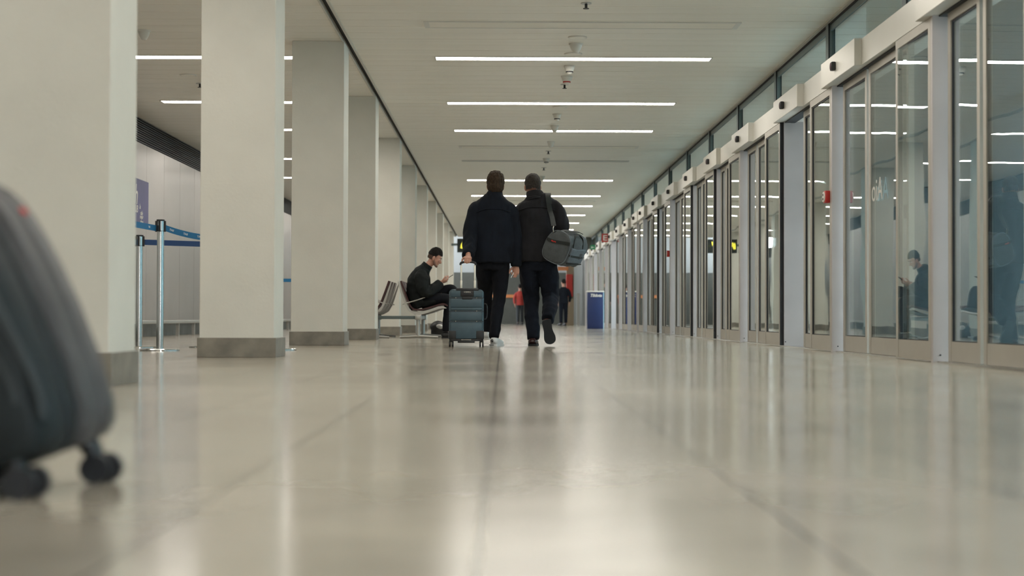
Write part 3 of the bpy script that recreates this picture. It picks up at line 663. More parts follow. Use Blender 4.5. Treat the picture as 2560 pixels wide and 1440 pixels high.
# ================================================================== PEOPLE
def hand(bm, wrist, direction, palm_n, curl, side, spread=1.0, length=0.185, fingers=None):
    """wrist point, direction towards knuckles, palm normal (palm side), curl 0..1 per finger, side=+1 thumb on cross(dir,palm)"""
    d = Vector(direction).normalized(); n = Vector(palm_n); n = (n-n.dot(d)*d).normalized(); s = d.cross(n)*side
    W_ = Vector(wrist); k = length/0.185
    # palm
    tube(bm, [W_-d*0.02, W_+d*0.02*k, W_+d*0.055*k, W_+d*0.09*k], [(0.028*k, 0.021*k), (0.034*k, 0.019*k), (0.041*k, 0.0165*k), (0.038*k, 0.014*k)], hint=s, seg=16, k=3)
    L_ = [0.072, 0.08, 0.074, 0.058]
    for i in range(4):
        off = (1.5-i)*0.0205*k*spread
        p = W_ + d*(0.085-abs(1.3-i)*0.004)*k + s*off
        c = curl[i] if isinstance(curl, (list, tuple)) else curl
        dd = (d + s*(1.5-i)*0.05*spread).normalized(); pts = [p-dd*0.015]; q = p.copy(); pts.append(q.copy())
        for j, f_ in enumerate((0.45, 0.31, 0.24)):
            a = c*(1.15, 1.45, 0.9)[j]
            dd = (dd*math.cos(a) + n*math.sin(a)).normalized() if j else (dd*math.cos(a)+n*math.sin(a)).normalized()
            n2 = n - n.dot(dd)*dd
            q = q + dd*L_[i]*f_*k; pts.append(q.copy())
            n = n  # palm normal kept
            if n2.length > 1e-3: pass
            # next bend rotates in the plane of dd and its own normal
            nn = (n*math.cos(a) - d*math.sin(a)) if j == 0 else None
        # rebuild with exact planar bends
        ang = 0; q = p.copy(); pts = [p-d*0.015*k, p.copy()]
        for j, f_ in enumerate((0.45, 0.31, 0.24)):
            ang += c*(1.15, 1.45, 0.9)[j]
            q = q + (d*math.cos(ang) + n*math.sin(ang) + s*(1.5-i)*0.04*spread)*L_[i]*f_*k; pts.append(q.copy())
        rr = (0.0092 if i < 3 else 0.0080)*k
        tube(bm, pts, [rr*1.05, rr, rr*0.97, rr*0.92, rr*0.7], hint=s, seg=10, k=3)
        ell(bm, pts[-1], (rr*0.75,)*3, u=10, vv=8)
    # thumb
    b0 = W_ + d*0.022*k + s*0.026*k
    t1 = b0 + (d*0.6 + s*0.75 + n*0.35).normalized()*0.036*k
    t2 = t1 + (d*0.85 + s*0.25 + n*0.55).normalized()*0.030*k
    t3 = t2 + (d*0.8 - s*0.1 + n*0.6).normalized()*0.024*k
    tube(bm, [b0-s*0.01*k, b0, t1, t2, t3], [0.014*k, 0.0135*k, 0.011*k, 0.0098*k, 0.0075*k], hint=d, seg=10, k=3)
    ell(bm, t3, (0.0075*k,)*3, u=10, vv=8)
def head(bm, c, R, k=1.0, ears=True):
    """c = centre of the skull, R = rotation with local +Y the way the face looks, +Z up"""
    def P(a, b, d_): return Vector(c) + R @ Vector((a*k, b*k, d_*k))
    ell(bm, P(0, -0.012, 0.018), (0.076*k, 0.096*k, 0.098*k), R)
    ell(bm, P(0, 0.018, -0.03), (0.066*k, 0.075*k, 0.088*k), R)
    ell(bm, P(0, 0.045, -0.078), (0.047*k, 0.044*k, 0.036*k), R)             # jaw
    ell(bm, P(0, 0.078, -0.098), (0.021*k, 0.016*k, 0.016*k), R)              # chin
    ell(bm, P(0, 0.074, 0.022), (0.05*k, 0.018*k, 0.013*k), R)                # brow
    tube(bm, [P(0, 0.082, 0.012), P(0, 0.096, -0.012), P(0, 0.110, -0.034), P(0, 0.092, -0.042)], [0.008*k, 0.009*k, 0.0125*k, 0.010*k], hint=R @ Vector((1, 0, 0)), seg=10, k=3)
    for s in (-1, 1):
        ell(bm, P(s*0.034, 0.070, -0.022), (0.020*k, 0.018*k, 0.018*k), R)    # cheek
        ell(bm, P(s*0.009, 0.094, -0.040), (0.008*k, 0.008*k, 0.006*k), R, u=10, vv=8)
    ell(bm, P(0, 0.087, -0.063), (0.022*k, 0.009*k, 0.0045*k), R, u=12, vv=8); ell(bm, P(0, 0.085, -0.073), (0.018*k, 0.009*k, 0.0055*k), R, u=12, vv=8)
    if ears:
        for s in (-1, 1):
            RR = R @ Matrix.Rotation(s*0.35, 3, 'Z')
            ell(bm, P(s*0.079, -0.010, -0.028), (0.010*k, 0.019*k, 0.031*k), RR, u=14, vv=10)
            ell(bm, P(s*0.073, -0.002, -0.052), (0.009*k, 0.010*k, 0.012*k), RR, u=10, vv=8)
def face_parts(root, c, R, k, brow):
    def P(a, b, d_): return Vector(c) + R @ Vector((a*k, b*k, d_*k))
    for s in (-1, 1):
        bm = bmesh.new(); ell(bm, P(s*0.031, 0.0765, 0.000), (0.0115*k, 0.010*k, 0.0045*k), R, u=14, vv=10); e = obj('eye', bm, 'eye', root, smooth=True)
        bm = bmesh.new(); ell(bm, P(s*0.031, 0.0858, -0.001), (0.0050*k, 0.0020*k, 0.0042*k), R, u=12, vv=8); obj('iris', bm, 'black', e, smooth=True)
        bm = bmesh.new(); tube(bm, [P(s*0.014, 0.0915, 0.021), P(s*0.03, 0.0905, 0.026), P(s*0.047, 0.080, 0.020)], [0.003*k, 0.004*k, 0.0022*k], hint=R @ Vector((0, 0, 1)), seg=8); obj('eyebrow', bm, brow, root, smooth=True)
    bm = bmesh.new(); ell(bm, P(0, 0.0935, -0.0675), (0.019*k, 0.0035*k, 0.0055*k), R, u=12, vv=8); obj('lips', bm, 'lip', root, smooth=True)
def hair(name, c, R, k, m, root, top=0.0, low=-0.055, seed=0, rough=0.006, back_low=None, voxel=0.006, front=0.065):
    def P(a, b, d_): return Vector(c) + R @ Vector((a*k, b*k, d_*k))
    bm = bmesh.new()
    ell(bm, P(0, -0.016, 0.024+top*0.5), (0.0855*k, 0.102*k, (0.100+top)*k), R, u=28, vv=20)
    ell(bm, P(0, -0.035, -0.02), (0.080*k, 0.080*k, 0.085*k), R, u=24, vv=16)
    inv = R.inverted(); cc = Vector(c); bl = back_low if back_low is not None else low
    def d(p, n):
        st = Vector((p.x, p.y, p.z*0.35)); q = noise.noise(st*110+Vector((seed, 0, 0)))*rough*0.55 + noise.noise(st*38+Vector((0, seed, 0)))*rough*0.8
        return q
    me = fuse(bm, voxel, 2, disp=d)
    b2 = bmesh.new(); b2.from_mesh(me); kill = []
    for v_ in b2.verts:
        l = inv @ (v_.co-cc)/k
        hl = 0.050 if l.y > 0.035 else (0.050+(low-0.050)*min(1, (0.035-l.y)/0.03) if l.y > 0.005 else (low + (bl-low)*min(1, (0.005-l.y)/0.05)))
        hl += 0.006*noise.noise(v_.co*70)
        if l.z < hl: kill.append(v_)
    bmesh.ops.delete(b2, geom=kill, context='VERTS')
    o = obj(name, b2, m, root, smooth=2)
    return o
def shoe(root, heel, toe, up, m_up, m_sole, name='shoe', w_=0.048, hh=0.06, mark=None):
    """sole from heel to toe (points on the ground side), up = direction away from the ground"""
    h_, t_ = Vector(heel), Vector(toe); d = (t_-h_).normalized(); u = Vector(up); u = (u-u.dot(d)*d).normalized(); s = d.cross(u); Ln = (t_-h_).length
    def P(a, b, c_): return h_ + d*a*Ln + s*b + u*c_
    out = [(0.0, 0.0), (0.01, 0.6), (0.06, 0.82), (0.2, 0.85), (0.4, 0.80), (0.55, 0.9), (0.72, 1.08), (0.86, 1.0), (0.96, 0.6), (1.0, 0.0)]
    sm, _ = smooth_path([(a, b, 0) for a, b in out], [1]*len(out), 5); out = [(p.x, max(p.y, 0)) for p in sm]
    ring = [(a, b*w_*0.96) for a, b in out] + [(a, -b*w_*0.90) for a, b in reversed(out[1:-1])]
    bm = bmesh.new(); lo = [bm.verts.new(P(a, b, 0)) for a, b in ring]; hi = [bm.verts.new(P(a, b, 0.022)) for a, b in ring]
    n = len(ring)
    for i in range(n): bm.faces.new((lo[i], lo[(i+1) % n], hi[(i+1) % n], hi[i]))
    bm.faces.new(list(reversed(lo))); bm.faces.new(hi)
    so = None
    bu = bmesh.new(); k = w_/0.048
    tube(bu, [P(0.03, 0, 0.03), P(0.08, 0, 0.042), P(0.2, 0, 0.048), P(0.35, 0, 0.048), P(0.5, 0, 0.045), P(0.7, 0, 0.038), P(0.86, 0, 0.034), P(0.965, 0, 0.028)],
         [(0.026*k, 0.022), (0.036*k, hh*0.62), (0.039*k, hh*0.76), (0.038*k, hh*0.72), (0.038*k, hh*0.60), (0.046*k, 0.032), (0.043*k, 0.024), (0.022*k, 0.012)], hint=s, seg=24, k=3, power=2.5)
    tube(bu, [P(0.15, 0, 0.03), P(0.16, 0, hh), P(0.17, 0, hh+0.025)], [(0.036*k, 0.036), (0.034*k, 0.038), (0.033*k, 0.038)], hint=s, seg=18, k=2)
    sh = obj(name, fuse(bu, 0.006, 3), m_up, root)
    so = obj('sole', bm, m_sole, sh)
    return sh, P
def RZ(a): return Matrix.Rotation(a, 3, 'Z')
def RX(a): return Matrix.Rotation(a, 3, 'X')

# ---------------- man on the left: navy overcoat, pulls the blue case
r = thing('person', 'person in a navy jacket and white trainers walking away, pulling the blue suitcase', 'person', (-0.10, 16.8, 0), group='two men walking away')
bm = bmesh.new(); Rh = RZ(0.10)
hc = (-0.083, 16.80, 1.702)
head(bm, hc, Rh, 1.03)
tube(bm, [(-0.088, 16.79, 1.40), (-0.088, 16.79, 1.52), (-0.085, 16.79, 1.62), (-0.084, 16.80, 1.67)], [(0.075, 0.065), (0.062, 0.06), (0.057, 0.057), (0.056, 0.056)], seg=20)
tube(bm, [(-0.10, 16.8, 0.88), (-0.10, 16.8, 1.0), (-0.10, 16.8, 1.2), (-0.095, 16.8, 1.38), (-0.09, 16.8, 1.47)], [(0.15, 0.10), (0.14, 0.095), (0.155, 0.10), (0.16, 0.09), (0.09, 0.07)], seg=24)
tube(bm, [(-0.27, 16.8, 1.42), (-0.350, 16.70, 1.15), (-0.357, 16.38, 0.925)], [0.05, 0.038, 0.027], seg=14)
tube(bm, [(0.08, 16.8, 1.42), (0.145, 16.83, 1.14), (0.135, 16.80, 0.86)], [0.05, 0.038, 0.027], seg=14)
tube(bm, [(-0.18, 16.8, 0.93), (-0.185, 17.06, 0.54), (-0.18, 17.26, 0.17)], [0.085, 0.055, 0.035], seg=16)
tube(bm, [(-0.02, 16.8, 0.93), (-0.04, 16.84, 0.5), (-0.085, 16.74, 0.09)], [0.085, 0.055, 0.035], seg=16)
hand(bm, (-0.357, 16.362, 0.922), (0.0, -0.93, -0.30), (0, -0.2, -0.95), [0.92, 0.95, 0.95, 0.98], -1, spread=0.95)
hand(bm, (0.135, 16.80, 0.85), (0.02, -0.05, -1), (-0.35, -0.9, 0), [0.75, 0.42, 0.35, 0.55], 1, spread=0.9)
obj('body', fuse(bm, 0.0055, 1), 'skin', r)
face_parts(r, hc, Rh, 1.03, 'hairbrown')
hair('hair', hc, Rh, 1.10, 'hairbrown', r, top=0.004, low=-0.02, back_low=-0.085, seed=3, rough=0.010)
bm = bmesh.new()
tube(bm, [(-0.105, 16.79, 0.875), (-0.105, 16.79, 0.95), (-0.10, 16.79, 1.08), (-0.10, 16.79, 1.22), (-0.10, 16.79, 1.36), (-0.098, 16.79, 1.470), (-0.094, 16.79, 1.535), (-0.09, 16.79, 1.585)],
     [(0.215, 0.135), (0.215, 0.136), (0.212, 0.132), (0.212, 0.137), (0.213, 0.134), (0.200, 0.120), (0.140, 0.095), (0.082, 0.078)], seg=36, power=2.4)
tube(bm, [(-0.225, 16.79, 1.465), (-0.280, 16.785, 1.42), (-0.320, 16.76, 1.28), (-0.345, 16.70, 1.14), (-0.350, 16.58, 1.03), (-0.357, 16.425, 0.935)], [(0.06, 0.075), (0.078, 0.092), (0.076, 0.088), (0.074, 0.082), (0.066, 0.070), (0.056, 0.054)], hint=(1, 0, 0), seg=22)
tube(bm, [(0.03, 16.79, 1.46), (0.085, 16.79, 1.41), (0.118, 16.81, 1.28), (0.132, 16.82, 1.13), (0.138, 16.82, 1.0), (0.137, 16.81, 0.842)], [(0.06, 0.075), (0.072, 0.086), (0.068, 0.080), (0.064, 0.072), (0.058, 0.062), (0.050, 0.050)], hint=(1, 0, 0), seg=22)
obj('jacket', fuse(bm, 0.008, 4, fold=0.017, fscale=(9, 8, 2.8), seed=2), 'navy', r)
bm = bmesh.new(); tube(bm, [(-0.094, 16.785, 1.54), (-0.090, 16.785, 1.575), (-0.083, 16.79, 1.61), (-0.078, 16.795, 1.640)], [(0.118, 0.098), (0.096, 0.088), (0.079, 0.078), (0.070, 0.072)], seg=28)
obj('collar', bm, 'navy', r, smooth=True)
bm = bmesh.new()
pts = [(-0.28, 16.676, 1.395), (-0.19, 16.656, 1.425), (-0.10, 16.652, 1.43), (-0.01, 16.656, 1.425), (0.08, 16.676, 1.395)]
tube(bm, pts, 0.0045, hint=(0, 0, 1), seg=6); obj('yoke_seam', bm, 'navy', r, smooth=True)
bm = bmesh.new()
tube(bm, [(-0.10, 16.80, 1.0), (-0.10, 16.80, 0.90), (-0.10, 16.80, 0.80)], [(0.165, 0.115), (0.175, 0.118), (0.15, 0.10)], seg=28)
tube(bm, [(-0.185, 16.80, 0.90), (-0.19, 16.90, 0.74), (-0.185, 17.05, 0.54), (-0.175, 17.15, 0.35), (-0.175, 17.26, 0.16)], [(0.095, 0.105), (0.09, 0.095), (0.072, 0.075), (0.06, 0.065), (0.052, 0.058)], seg=22)
tube(bm, [(-0.03, 16.80, 0.90), (-0.028, 16.82, 0.72), (-0.040, 16.85, 0.50), (-0.065, 16.81, 0.30), (-0.088, 16.73, 0.085)], [(0.096, 0.105), (0.085, 0.095), (0.067, 0.075), (0.058, 0.065), (0.051, 0.060)], seg=22)
obj('trousers', fuse(bm, 0.009, 4, fold=0.010, fscale=(9, 9, 7), seed=9), 'trouser', r)
sh, P = shoe(r, (-0.100, 16.670, 0.0), (-0.025, 16.935, 0.0), (0, 0, 1), 'whiteleather', 'whiteleather', name='trainer', w_=0.054, hh=0.062)
text('heel_mark', 'G', 0.038, 'black', TR(-0.112, 16.664, 0.055) @ Matrix.Rotation(-0.3, 4, 'Z') @ FACE_CAM, sh, depth=0.003, bold=0.002)
obj('heel_stripe', B(-0.142, -0.070, 16.668, 16.70, 0.009, 0.016), 'black', sh)
shoe(r, (-0.185, 17.20, 0.055), (-0.165, 17.46, 0.12), (0, -0.25, 1), 'whiteleather', 'whiteleather', name='trainer', w_=0.05)
cg = bmesh.new(); tube(cg, [(0.112, 16.755, 0.768), (0.085, 16.70, 0.715)], 0.0042, seg=10, k=1)
tag(obj('cigarette', cg, 'white', smooth=True), 'white cigarette held in the right hand of the man in navy', 'cigarette')

# ---------------- the blue suitcase
r = thing('suitcase', 'blue grooved hard shell suitcase with its handle raised, pulled by the man in navy', 'suitcase', (-0.38, 16.4, 0))
x0, x1, y0, y1, z0, z1 = -0.548, -0.195, 16.27, 16.50, 0.075, 0.585
def rrect(a0, a1, b0, b1, rad, n=6):
    out = []
    for cx, cy, s0 in ((a1-rad, b1-rad, 0), (a0+rad, b1-rad, 1), (a0+rad, b0+rad, 2), (a1-rad, b0+rad, 3)):
        for i in range(n+1):
            a = (s0 + i/n)*PI/2; out.append((cx+rad*math.cos(a), cy+rad*math.sin(a)))
    return out
bm = bmesh.new()
secs = [(y0, 0.022, 0.05), (y0+0.006, 0.008, 0.045), (y0+0.02, 0.0, 0.04), (y0+0.108, 0.0, 0.04), (y0+0.112, 0.006, 0.04), (y0+0.118, 0.006, 0.04), (y0+0.122, 0.0, 0.04), (y1-0.02, 0.0, 0.04), (y1-0.006, 0.008, 0.045), (y1, 0.022, 0.05)]
rings = []
for yy, ins, rad in secs: rings.append([bm.verts.new((a, yy, b)) for a, b in rrect(x0+ins, x1-ins, z0+ins, z1-ins, rad)])
for a, b in zip(rings, rings[1:]):
    n = len(a)
    for i in range(n): bm.faces.new((a[i], a[(i+1) % n], b[(i+1) % n], b[i]))
bm.faces.new(rings[0]); bm.faces.new(list(reversed(rings[-1])))
obj('shell', bm, 'case', r, smooth=True)
bm = bmesh.new()
for za, zb in ((0.082, 0.243), (0.268, 0.352), (0.372, 0.397), (0.400, 0.484), (0.508, 0.572)):
    box(bm, x0+0.018, x1-0.018, y0-0.010, y0+0.02, za, zb, bev=0.008)
obj('raised_panels', bm, 'case', r, smooth=True)
bm = bmesh.new()
for zz in (0.256, 0.362, 0.496): box(bm, x0-0.001, x1+0.001, y0-0.002, y1-0.03, zz-0.0025, zz+0.0025)
obj('groove_lines', bm, 'black', r)
for zz in (0.262, 0.368, 0.502):
    for xx in (x0+0.07, x1-0.07):
        bm = bmesh.new(); cyl(bm, (xx, y0-0.004, zz-0.004), 0.004, 0.006, seg=12, axis='y'); obj('rivet', bm, 'brass', r)
for xx, s in ((x0, 1), (x1, -1)):
    bm = bmesh.new(); box(bm, min(xx-0.004*s, xx+0.075*s), max(xx-0.004*s, xx+0.075*s), y0-0.016, y0+0.05, 0.075, 0.165, bev=0.010); obj('corner_guard', bm, 'black', r, smooth=True)
obj('bottom_bar', B((x0+0.02, x1-0.02, y0-0.014, y1, 0.058, 0.080), (x0+0.09, x1-0.09, y0-0.018, y0+0.05, 0.040, 0.064), bev=0.006), 'black', r, smooth=True)
obj('reflective_strip', B(x0+0.125, x1-0.125, y0-0.016, y0-0.012, 0.070, 0.075), 'chrome', r)
for xx in (x0+0.022, x1-0.022):
    for yy in (y0+0.022, y1-0.03):
        bm = bmesh.new(); box(bm, xx-0.018, xx+0.018, yy-0.02, yy+0.02, 0.045, 0.085, bev=0.006); wh = obj('caster', bm, 'black', r, smooth=True)
        for dx in (-0.014, 0.014):
            bm = bmesh.new(); cyl(bm, (xx+dx, yy, 0.027), 0.027, 0.014, seg=24, axis='x'); obj('wheel', bm, 'black', wh, smooth=True)
obj('top_plate', B(-0.475, -0.245, y0-0.012, y0+0.06, 0.570, 0.596, bev=0.008), 'black', r, smooth=True)
bm = bmesh.new(); box(bm, -0.430, -0.295, y0-0.020, y0+0.02, 0.512, 0.572, bev=0.010); box(bm, -0.415, -0.31, y0-0.014, y0+0.01, 0.483, 0.512, bev=0.005)
g = obj('lock_recess', bm, 'black', r, smooth=True)
text('brand_plate', 'KOSMIKA', 0.0155, 'chrome', TR(-0.362, y0-0.0215, 0.556) @ FACE_CAM, g, depth=0.0006, bold=0.0006)
for xx in (-0.424, -0.286):
    obj('telescopic_tube', B((xx-0.009, xx+0.009, y0+0.022, y0+0.034, 0.585, 0.838), (xx-0.0115, xx+0.0115, y0+0.018, y0+0.038, 0.585, 0.675), bev=0.002), 'telescopic', r, smooth=True)
bm = bmesh.new(); tube(bm, [(-0.432, y0+0.028, 0.832), (-0.428, y0+0.028, 0.852), (-0.40, y0+0.028, 0.862), (-0.355, y0+0.028, 0.864), (-0.31, y0+0.028, 0.862), (-0.282, y0+0.028, 0.852), (-0.278, y0+0.028, 0.832)], [(0.016, 0.012)]*7, hint=(0, 1, 0), seg=14)
obj('grip', bm, 'black', r, smooth=True)
bm = bmesh.new(); tube(bm, [(x1+0.004, 16.40, 0.28), (x1+0.03, 16.40, 0.30), (x1+0.03, 16.40, 0.42), (x1+0.004, 16.40, 0.44)], 0.008, hint=(0, 1, 0), seg=10); obj('side_handle', bm, 'black', r, smooth=True)

# ---------------- man on the right: charcoal jacket, shoulder bag
r = thing('person', 'person in a charcoal jacket with a grey duffel bag, one foot lifted behind', 'person', (0.35, 16.8, 0), group='two men walking away')
bm = bmesh.new(); Rh = RZ(0.14) @ RX(-0.18)
hc = (0.312, 16.825, 1.705)
head(bm, hc, Rh, 1.03)
tube(bm, [(0.33, 16.78, 1.40), (0.326, 16.785, 1.52), (0.32, 16.80, 1.62), (0.315, 16.815, 1.66)], [(0.08, 0.07), (0.067, 0.063), (0.062, 0.06), (0.06, 0.058)], seg=20)
tube(bm, [(0.36, 16.8, 0.88), (0.36, 16.8, 1.0), (0.36, 16.8, 1.2), (0.365, 16.8, 1.38), (0.35, 16.8, 1.47)], [(0.16, 0.11), (0.15, 0.10), (0.16, 0.105), (0.165, 0.09), (0.09, 0.07)], seg=24)
tube(bm, [(0.19, 16.8, 1.42), (0.16, 16.92, 1.15), (0.18, 17.10, 0.93)], [0.05, 0.038, 0.027], seg=14)
tube(bm, [(0.55, 16.8, 1.42), (0.655, 16.76, 1.24), (0.57, 17.0, 1.22)], [0.05, 0.038, 0.027], seg=14)
tube(bm, [(0.28, 16.8, 0.93), (0.305, 16.9, 0.5), (0.318, 16.77, 0.10)], [0.09, 0.055, 0.036], seg=16)
tube(bm, [(0.46, 16.8, 0.93), (0.50, 16.84, 0.52), (0.465, 16.50, 0.30)], [0.09, 0.055, 0.036], seg=16)
hand(bm, (0.18, 17.10, 0.93), (0, 0.3, -1), (0.6, -0.5, 0), 0.4, -1)
hand(bm, (0.57, 17.0, 1.22), (-0.9, 0.2, 0.3), (0, -1, 0), 0.8, -1)
obj('body', fuse(bm, 0.0055, 1), 'skin', r)
face_parts(r, hc, Rh, 1.03, 'hairgrey')
hair('hair', hc, Rh, 1.02, 'hairgrey', r, top=0.0, low=-0.02, back_low=-0.062, seed=8, rough=0.005)
bm = bmesh.new()
tube(bm, [(0.355, 16.79, 0.895), (0.355, 16.79, 0.98), (0.355, 16.79, 1.10), (0.355, 16.79, 1.22), (0.355, 16.79, 1.37), (0.355, 16.79, 1.49), (0.348, 16.79, 1.55), (0.334, 16.79, 1.595)],
     [(0.205, 0.135), (0.205, 0.135), (0.20, 0.132), (0.205, 0.138), (0.220, 0.138), (0.215, 0.122), (0.150, 0.098), (0.085, 0.080)], seg=36, power=2.4)
tube(bm, [(0.215, 16.79, 1.475), (0.175, 16.80, 1.42), (0.155, 16.86, 1.28), (0.15, 16.93, 1.14), (0.17, 17.02, 1.03), (0.18, 17.09, 0.945)], [(0.06, 0.07), (0.066, 0.076), (0.062, 0.07), (0.058, 0.066), (0.053, 0.058), (0.047, 0.048)], hint=(1, 0, 0), seg=22)
tube(bm, [(0.495, 16.79, 1.485), (0.555, 16.785, 1.445), (0.600, 16.765, 1.35), (0.630, 16.755, 1.255), (0.615, 16.86, 1.21), (0.585, 16.98, 1.215)], [(0.06, 0.075), (0.078, 0.088), (0.076, 0.080), (0.070, 0.070), (0.056, 0.056), (0.048, 0.048)], hint=(1, 0.2, 0), seg=22)
obj('jacket', fuse(bm, 0.009, 5, fold=0.017, fscale=(9, 8, 3.0), seed=20), 'charcoal', r)
bm = bmesh.new(); tube(bm, [(0.342, 16.775, 1.560), (0.336, 16.775, 1.590), (0.328, 16.785, 1.612), (0.325, 16.79, 1.632)], [(0.125, 0.098), (0.100, 0.090), (0.086, 0.081), (0.080, 0.078)], seg=28); obj('collar', bm, 'charcoal', r, smooth=True)
bm = bmesh.new(); tube(bm, [(0.250, 16.712, 1.562), (0.285, 16.690, 1.574), (0.335, 16.680, 1.580), (0.390, 16.690, 1.574), (0.425, 16.712, 1.562)], 0.0035, hint=(0, 0, 1), seg=6); obj('collar_seam', bm, 'black', r, smooth=True)
bm = bmesh.new(); tube(bm, [(0.165, 16.672, 1.43), (0.265, 16.652, 1.455), (0.355, 16.648, 1.46), (0.445, 16.652, 1.455), (0.545, 16.672, 1.43)], 0.0045, hint=(0, 0, 1), seg=6); obj('yoke_seam', bm, 'charcoal', r, smooth=True)
bm = bmesh.new()
tube(bm, [(0.36, 16.80, 1.0), (0.36, 16.80, 0.90), (0.365, 16.80, 0.80)], [(0.17, 0.12), (0.185, 0.125), (0.17, 0.11)], seg=28)
tube(bm, [(0.275, 16.80, 0.90), (0.285, 16.84, 0.72), (0.305, 16.90, 0.50), (0.305, 16.85, 0.32), (0.322, 16.80, 0.17), (0.325, 16.77, 0.075)], [(0.11, 0.11), (0.10, 0.105), (0.080, 0.085), (0.068, 0.075), (0.068, 0.076), (0.060, 0.068)], seg=22)
tube(bm, [(0.455, 16.80, 0.90), (0.485, 16.82, 0.72), (0.505, 16.84, 0.54), (0.500, 16.72, 0.44), (0.485, 16.58, 0.34), (0.472, 16.50, 0.28)], [(0.11, 0.11), (0.105, 0.105), (0.085, 0.088), (0.075, 0.08), (0.068, 0.075), (0.062, 0.068)], seg=22)
obj('trousers', fuse(bm, 0.009, 4, fold=0.013, fscale=(9, 9, 8), seed=31), 'trouser2', r)
shoe(r, (0.312, 16.70, 0.0), (0.33, 16.99, 0.0), (0, 0, 1), 'shoebrown', 'sole', w_=0.058, hh=0.055)
shoe(r, (0.448, 16.405, 0.275), (0.500, 16.44, 0.022), (0, 1, 0.1), 'shoebrown', 'sole', w_=0.060, hh=0.058)

# ---------------- duffel bag
r = thing('duffel_bag', 'grey canvas duffel bag hanging from the shoulder of the man in charcoal', 'bag', (0.62, 16.6, 0.82))
tilt = math.radians(25); yaw = -math.radians(27)
Mb = Matrix.Translation((0.550, 16.36, 1.020)) @ Matrix.Rotation(yaw, 4, 'Z') @ Matrix.Rotation(tilt, 4, 'Y')
def bagsec(s, sc):      # outline of the end panel: flat base, domed top
    pts = []
    for i in range(40):
        a = 2*PI*i/40; ca, sa = math.cos(a), math.sin(a)
        hx = 0.150*sc*math.copysign(abs(ca)**0.72, ca)
        hz = (0.185 if sa > 0 else 0.165)*sc*math.copysign(abs(sa)**(0.95 if sa > 0 else 0.55), sa)
        pts.append(Vector((hx, s, hz)))
    return pts
bm = bmesh.new(); rings = []
for s, sc in ((0.0, 0.84), (0.008, 0.93), (0.03, 0.985), (0.10, 1.02), (0.22, 1.03), (0.34, 1.01), (0.42, 0.97), (0.448, 0.9), (0.455, 0.8)):
    rings.append([bm.verts.new(p) for p in bagsec(s, sc)])
for a, b in zip(rings, rings[1:]):
    for i in range(40): bm.faces.new((a[i], a[(i+1) % 40], b[(i+1) % 40], b[i]))
bm.faces.new(rings[0]); bm.faces.new(list(reversed(rings[-1])))
bmesh.ops.subdivide_edges(bm, edges=[e for e in bm.edges if e.calc_length() > 0.05], cuts=2, use_grid_fill=True)
for v_ in bm.verts:
    q = v_.co; v_.co = q + Vector((q.x, 0, q.z)).normalized()*(0.022*noise.noise(Vector((q.x*9, q.y*7, q.z*9))) + 0.010*noise.noise(Vector((q.x*24, q.y*16, q.z*24)))) + Vector((0, -0.010*noise.noise(q*14), 0))
for v_ in bm.verts: v_.co = Mb @ v_.co
me_b = obj('body', bm, 'bag', r, smooth=2)
def bagc(name, bmx, m, **k):
    for v_ in bmx.verts: v_.co = Mb @ v_.co
    return obj(name, bmx, m, r, smooth=True, **k)
bm = bmesh.new(); tube(bm, [(0.150*math.copysign(abs(math.cos(a))**0.72, math.cos(a))*0.96, 0.012, (0.185 if math.sin(a) > 0 else 0.165)*math.copysign(abs(math.sin(a))**(0.95 if math.sin(a) > 0 else 0.55), math.sin(a))*0.96) for a in [2*PI*i/28 for i in range(29)]], 0.0055, hint=(0, 1, 0), seg=8, k=2); bagc('piping', bm, 'bagside')
bm = bmesh.new(); ribbon(bm, [(-0.135, -0.006, 0.045), (-0.07, -0.012, 0.05), (0.0, -0.014, 0.066), (0.08, -0.010, 0.088), (0.125, -0.004, 0.098)], 0.030, (0, 0, 1), 0.006); zp = bagc('zip_flap', bm, 'strap')
bm = bmesh.new(); box(bm, -0.075, -0.045, -0.022, -0.012, 0.045, 0.056); box(bm, -0.04, -0.02, -0.024, -0.012, 0.050, 0.060); bagc('zip_puller', bm, 'red', label='red zip puller')
bm = bmesh.new(); ribbon(bm, [(0.150, 0.04, -0.02), (0.158, 0.12, -0.025), (0.158, 0.30, -0.03), (0.150, 0.41, -0.03)], 0.022, (0, 0, 1), 0.006); bagc('side_zip', bm, 'strap')
bm = bmesh.new(); ribbon(bm, [(0.152, 0.05, -0.11), (0.160, 0.14, -0.112), (0.158, 0.30, -0.11), (0.150, 0.42, -0.105)], 0.010, (0, 0, 1), 0.006); bagc('side_seam', bm, 'strap')
bm = bmesh.new(); box(bm, 0.130, 0.157, 0.05, 0.40, -0.10, 0.06, bev=0.012, seg=3); bagc('side_pocket', bm, 'bagside', label='lighter blue grey side pocket')
bm = bmesh.new(); ribbon(bm, [(0.02, 0.02, 0.19), (0.03, 0.10, 0.205), (0.035, 0.22, 0.208), (0.03, 0.34, 0.203), (0.02, 0.42, 0.19)], 0.035, (1, 0, 0), 0.006); bagc('top_zip', bm, 'strap')
bm = bmesh.new(); tube(bm, [(0.135, 0.08, 0.06), (0.105, 0.10, 0.155), (0.085, 0.2, 0.195), (0.105, 0.30, 0.155), (0.135, 0.32, 0.06)], [(0.014, 0.004)]*5, hint=(1, 0, 0), seg=10); bagc('carry_handle', bm, 'strap')
bm = bmesh.new(); tube(bm, [(-0.095, 0.0, 0.135), (-0.112, -0.012, 0.165), (-0.118, -0.010, 0.195)], 0.006, hint=(1, 0, 0), seg=8); bagc('clasp', bm, 'brass', label='shiny metal clasp')
cl = Mb @ Vector((-0.118, -0.010, 0.195))
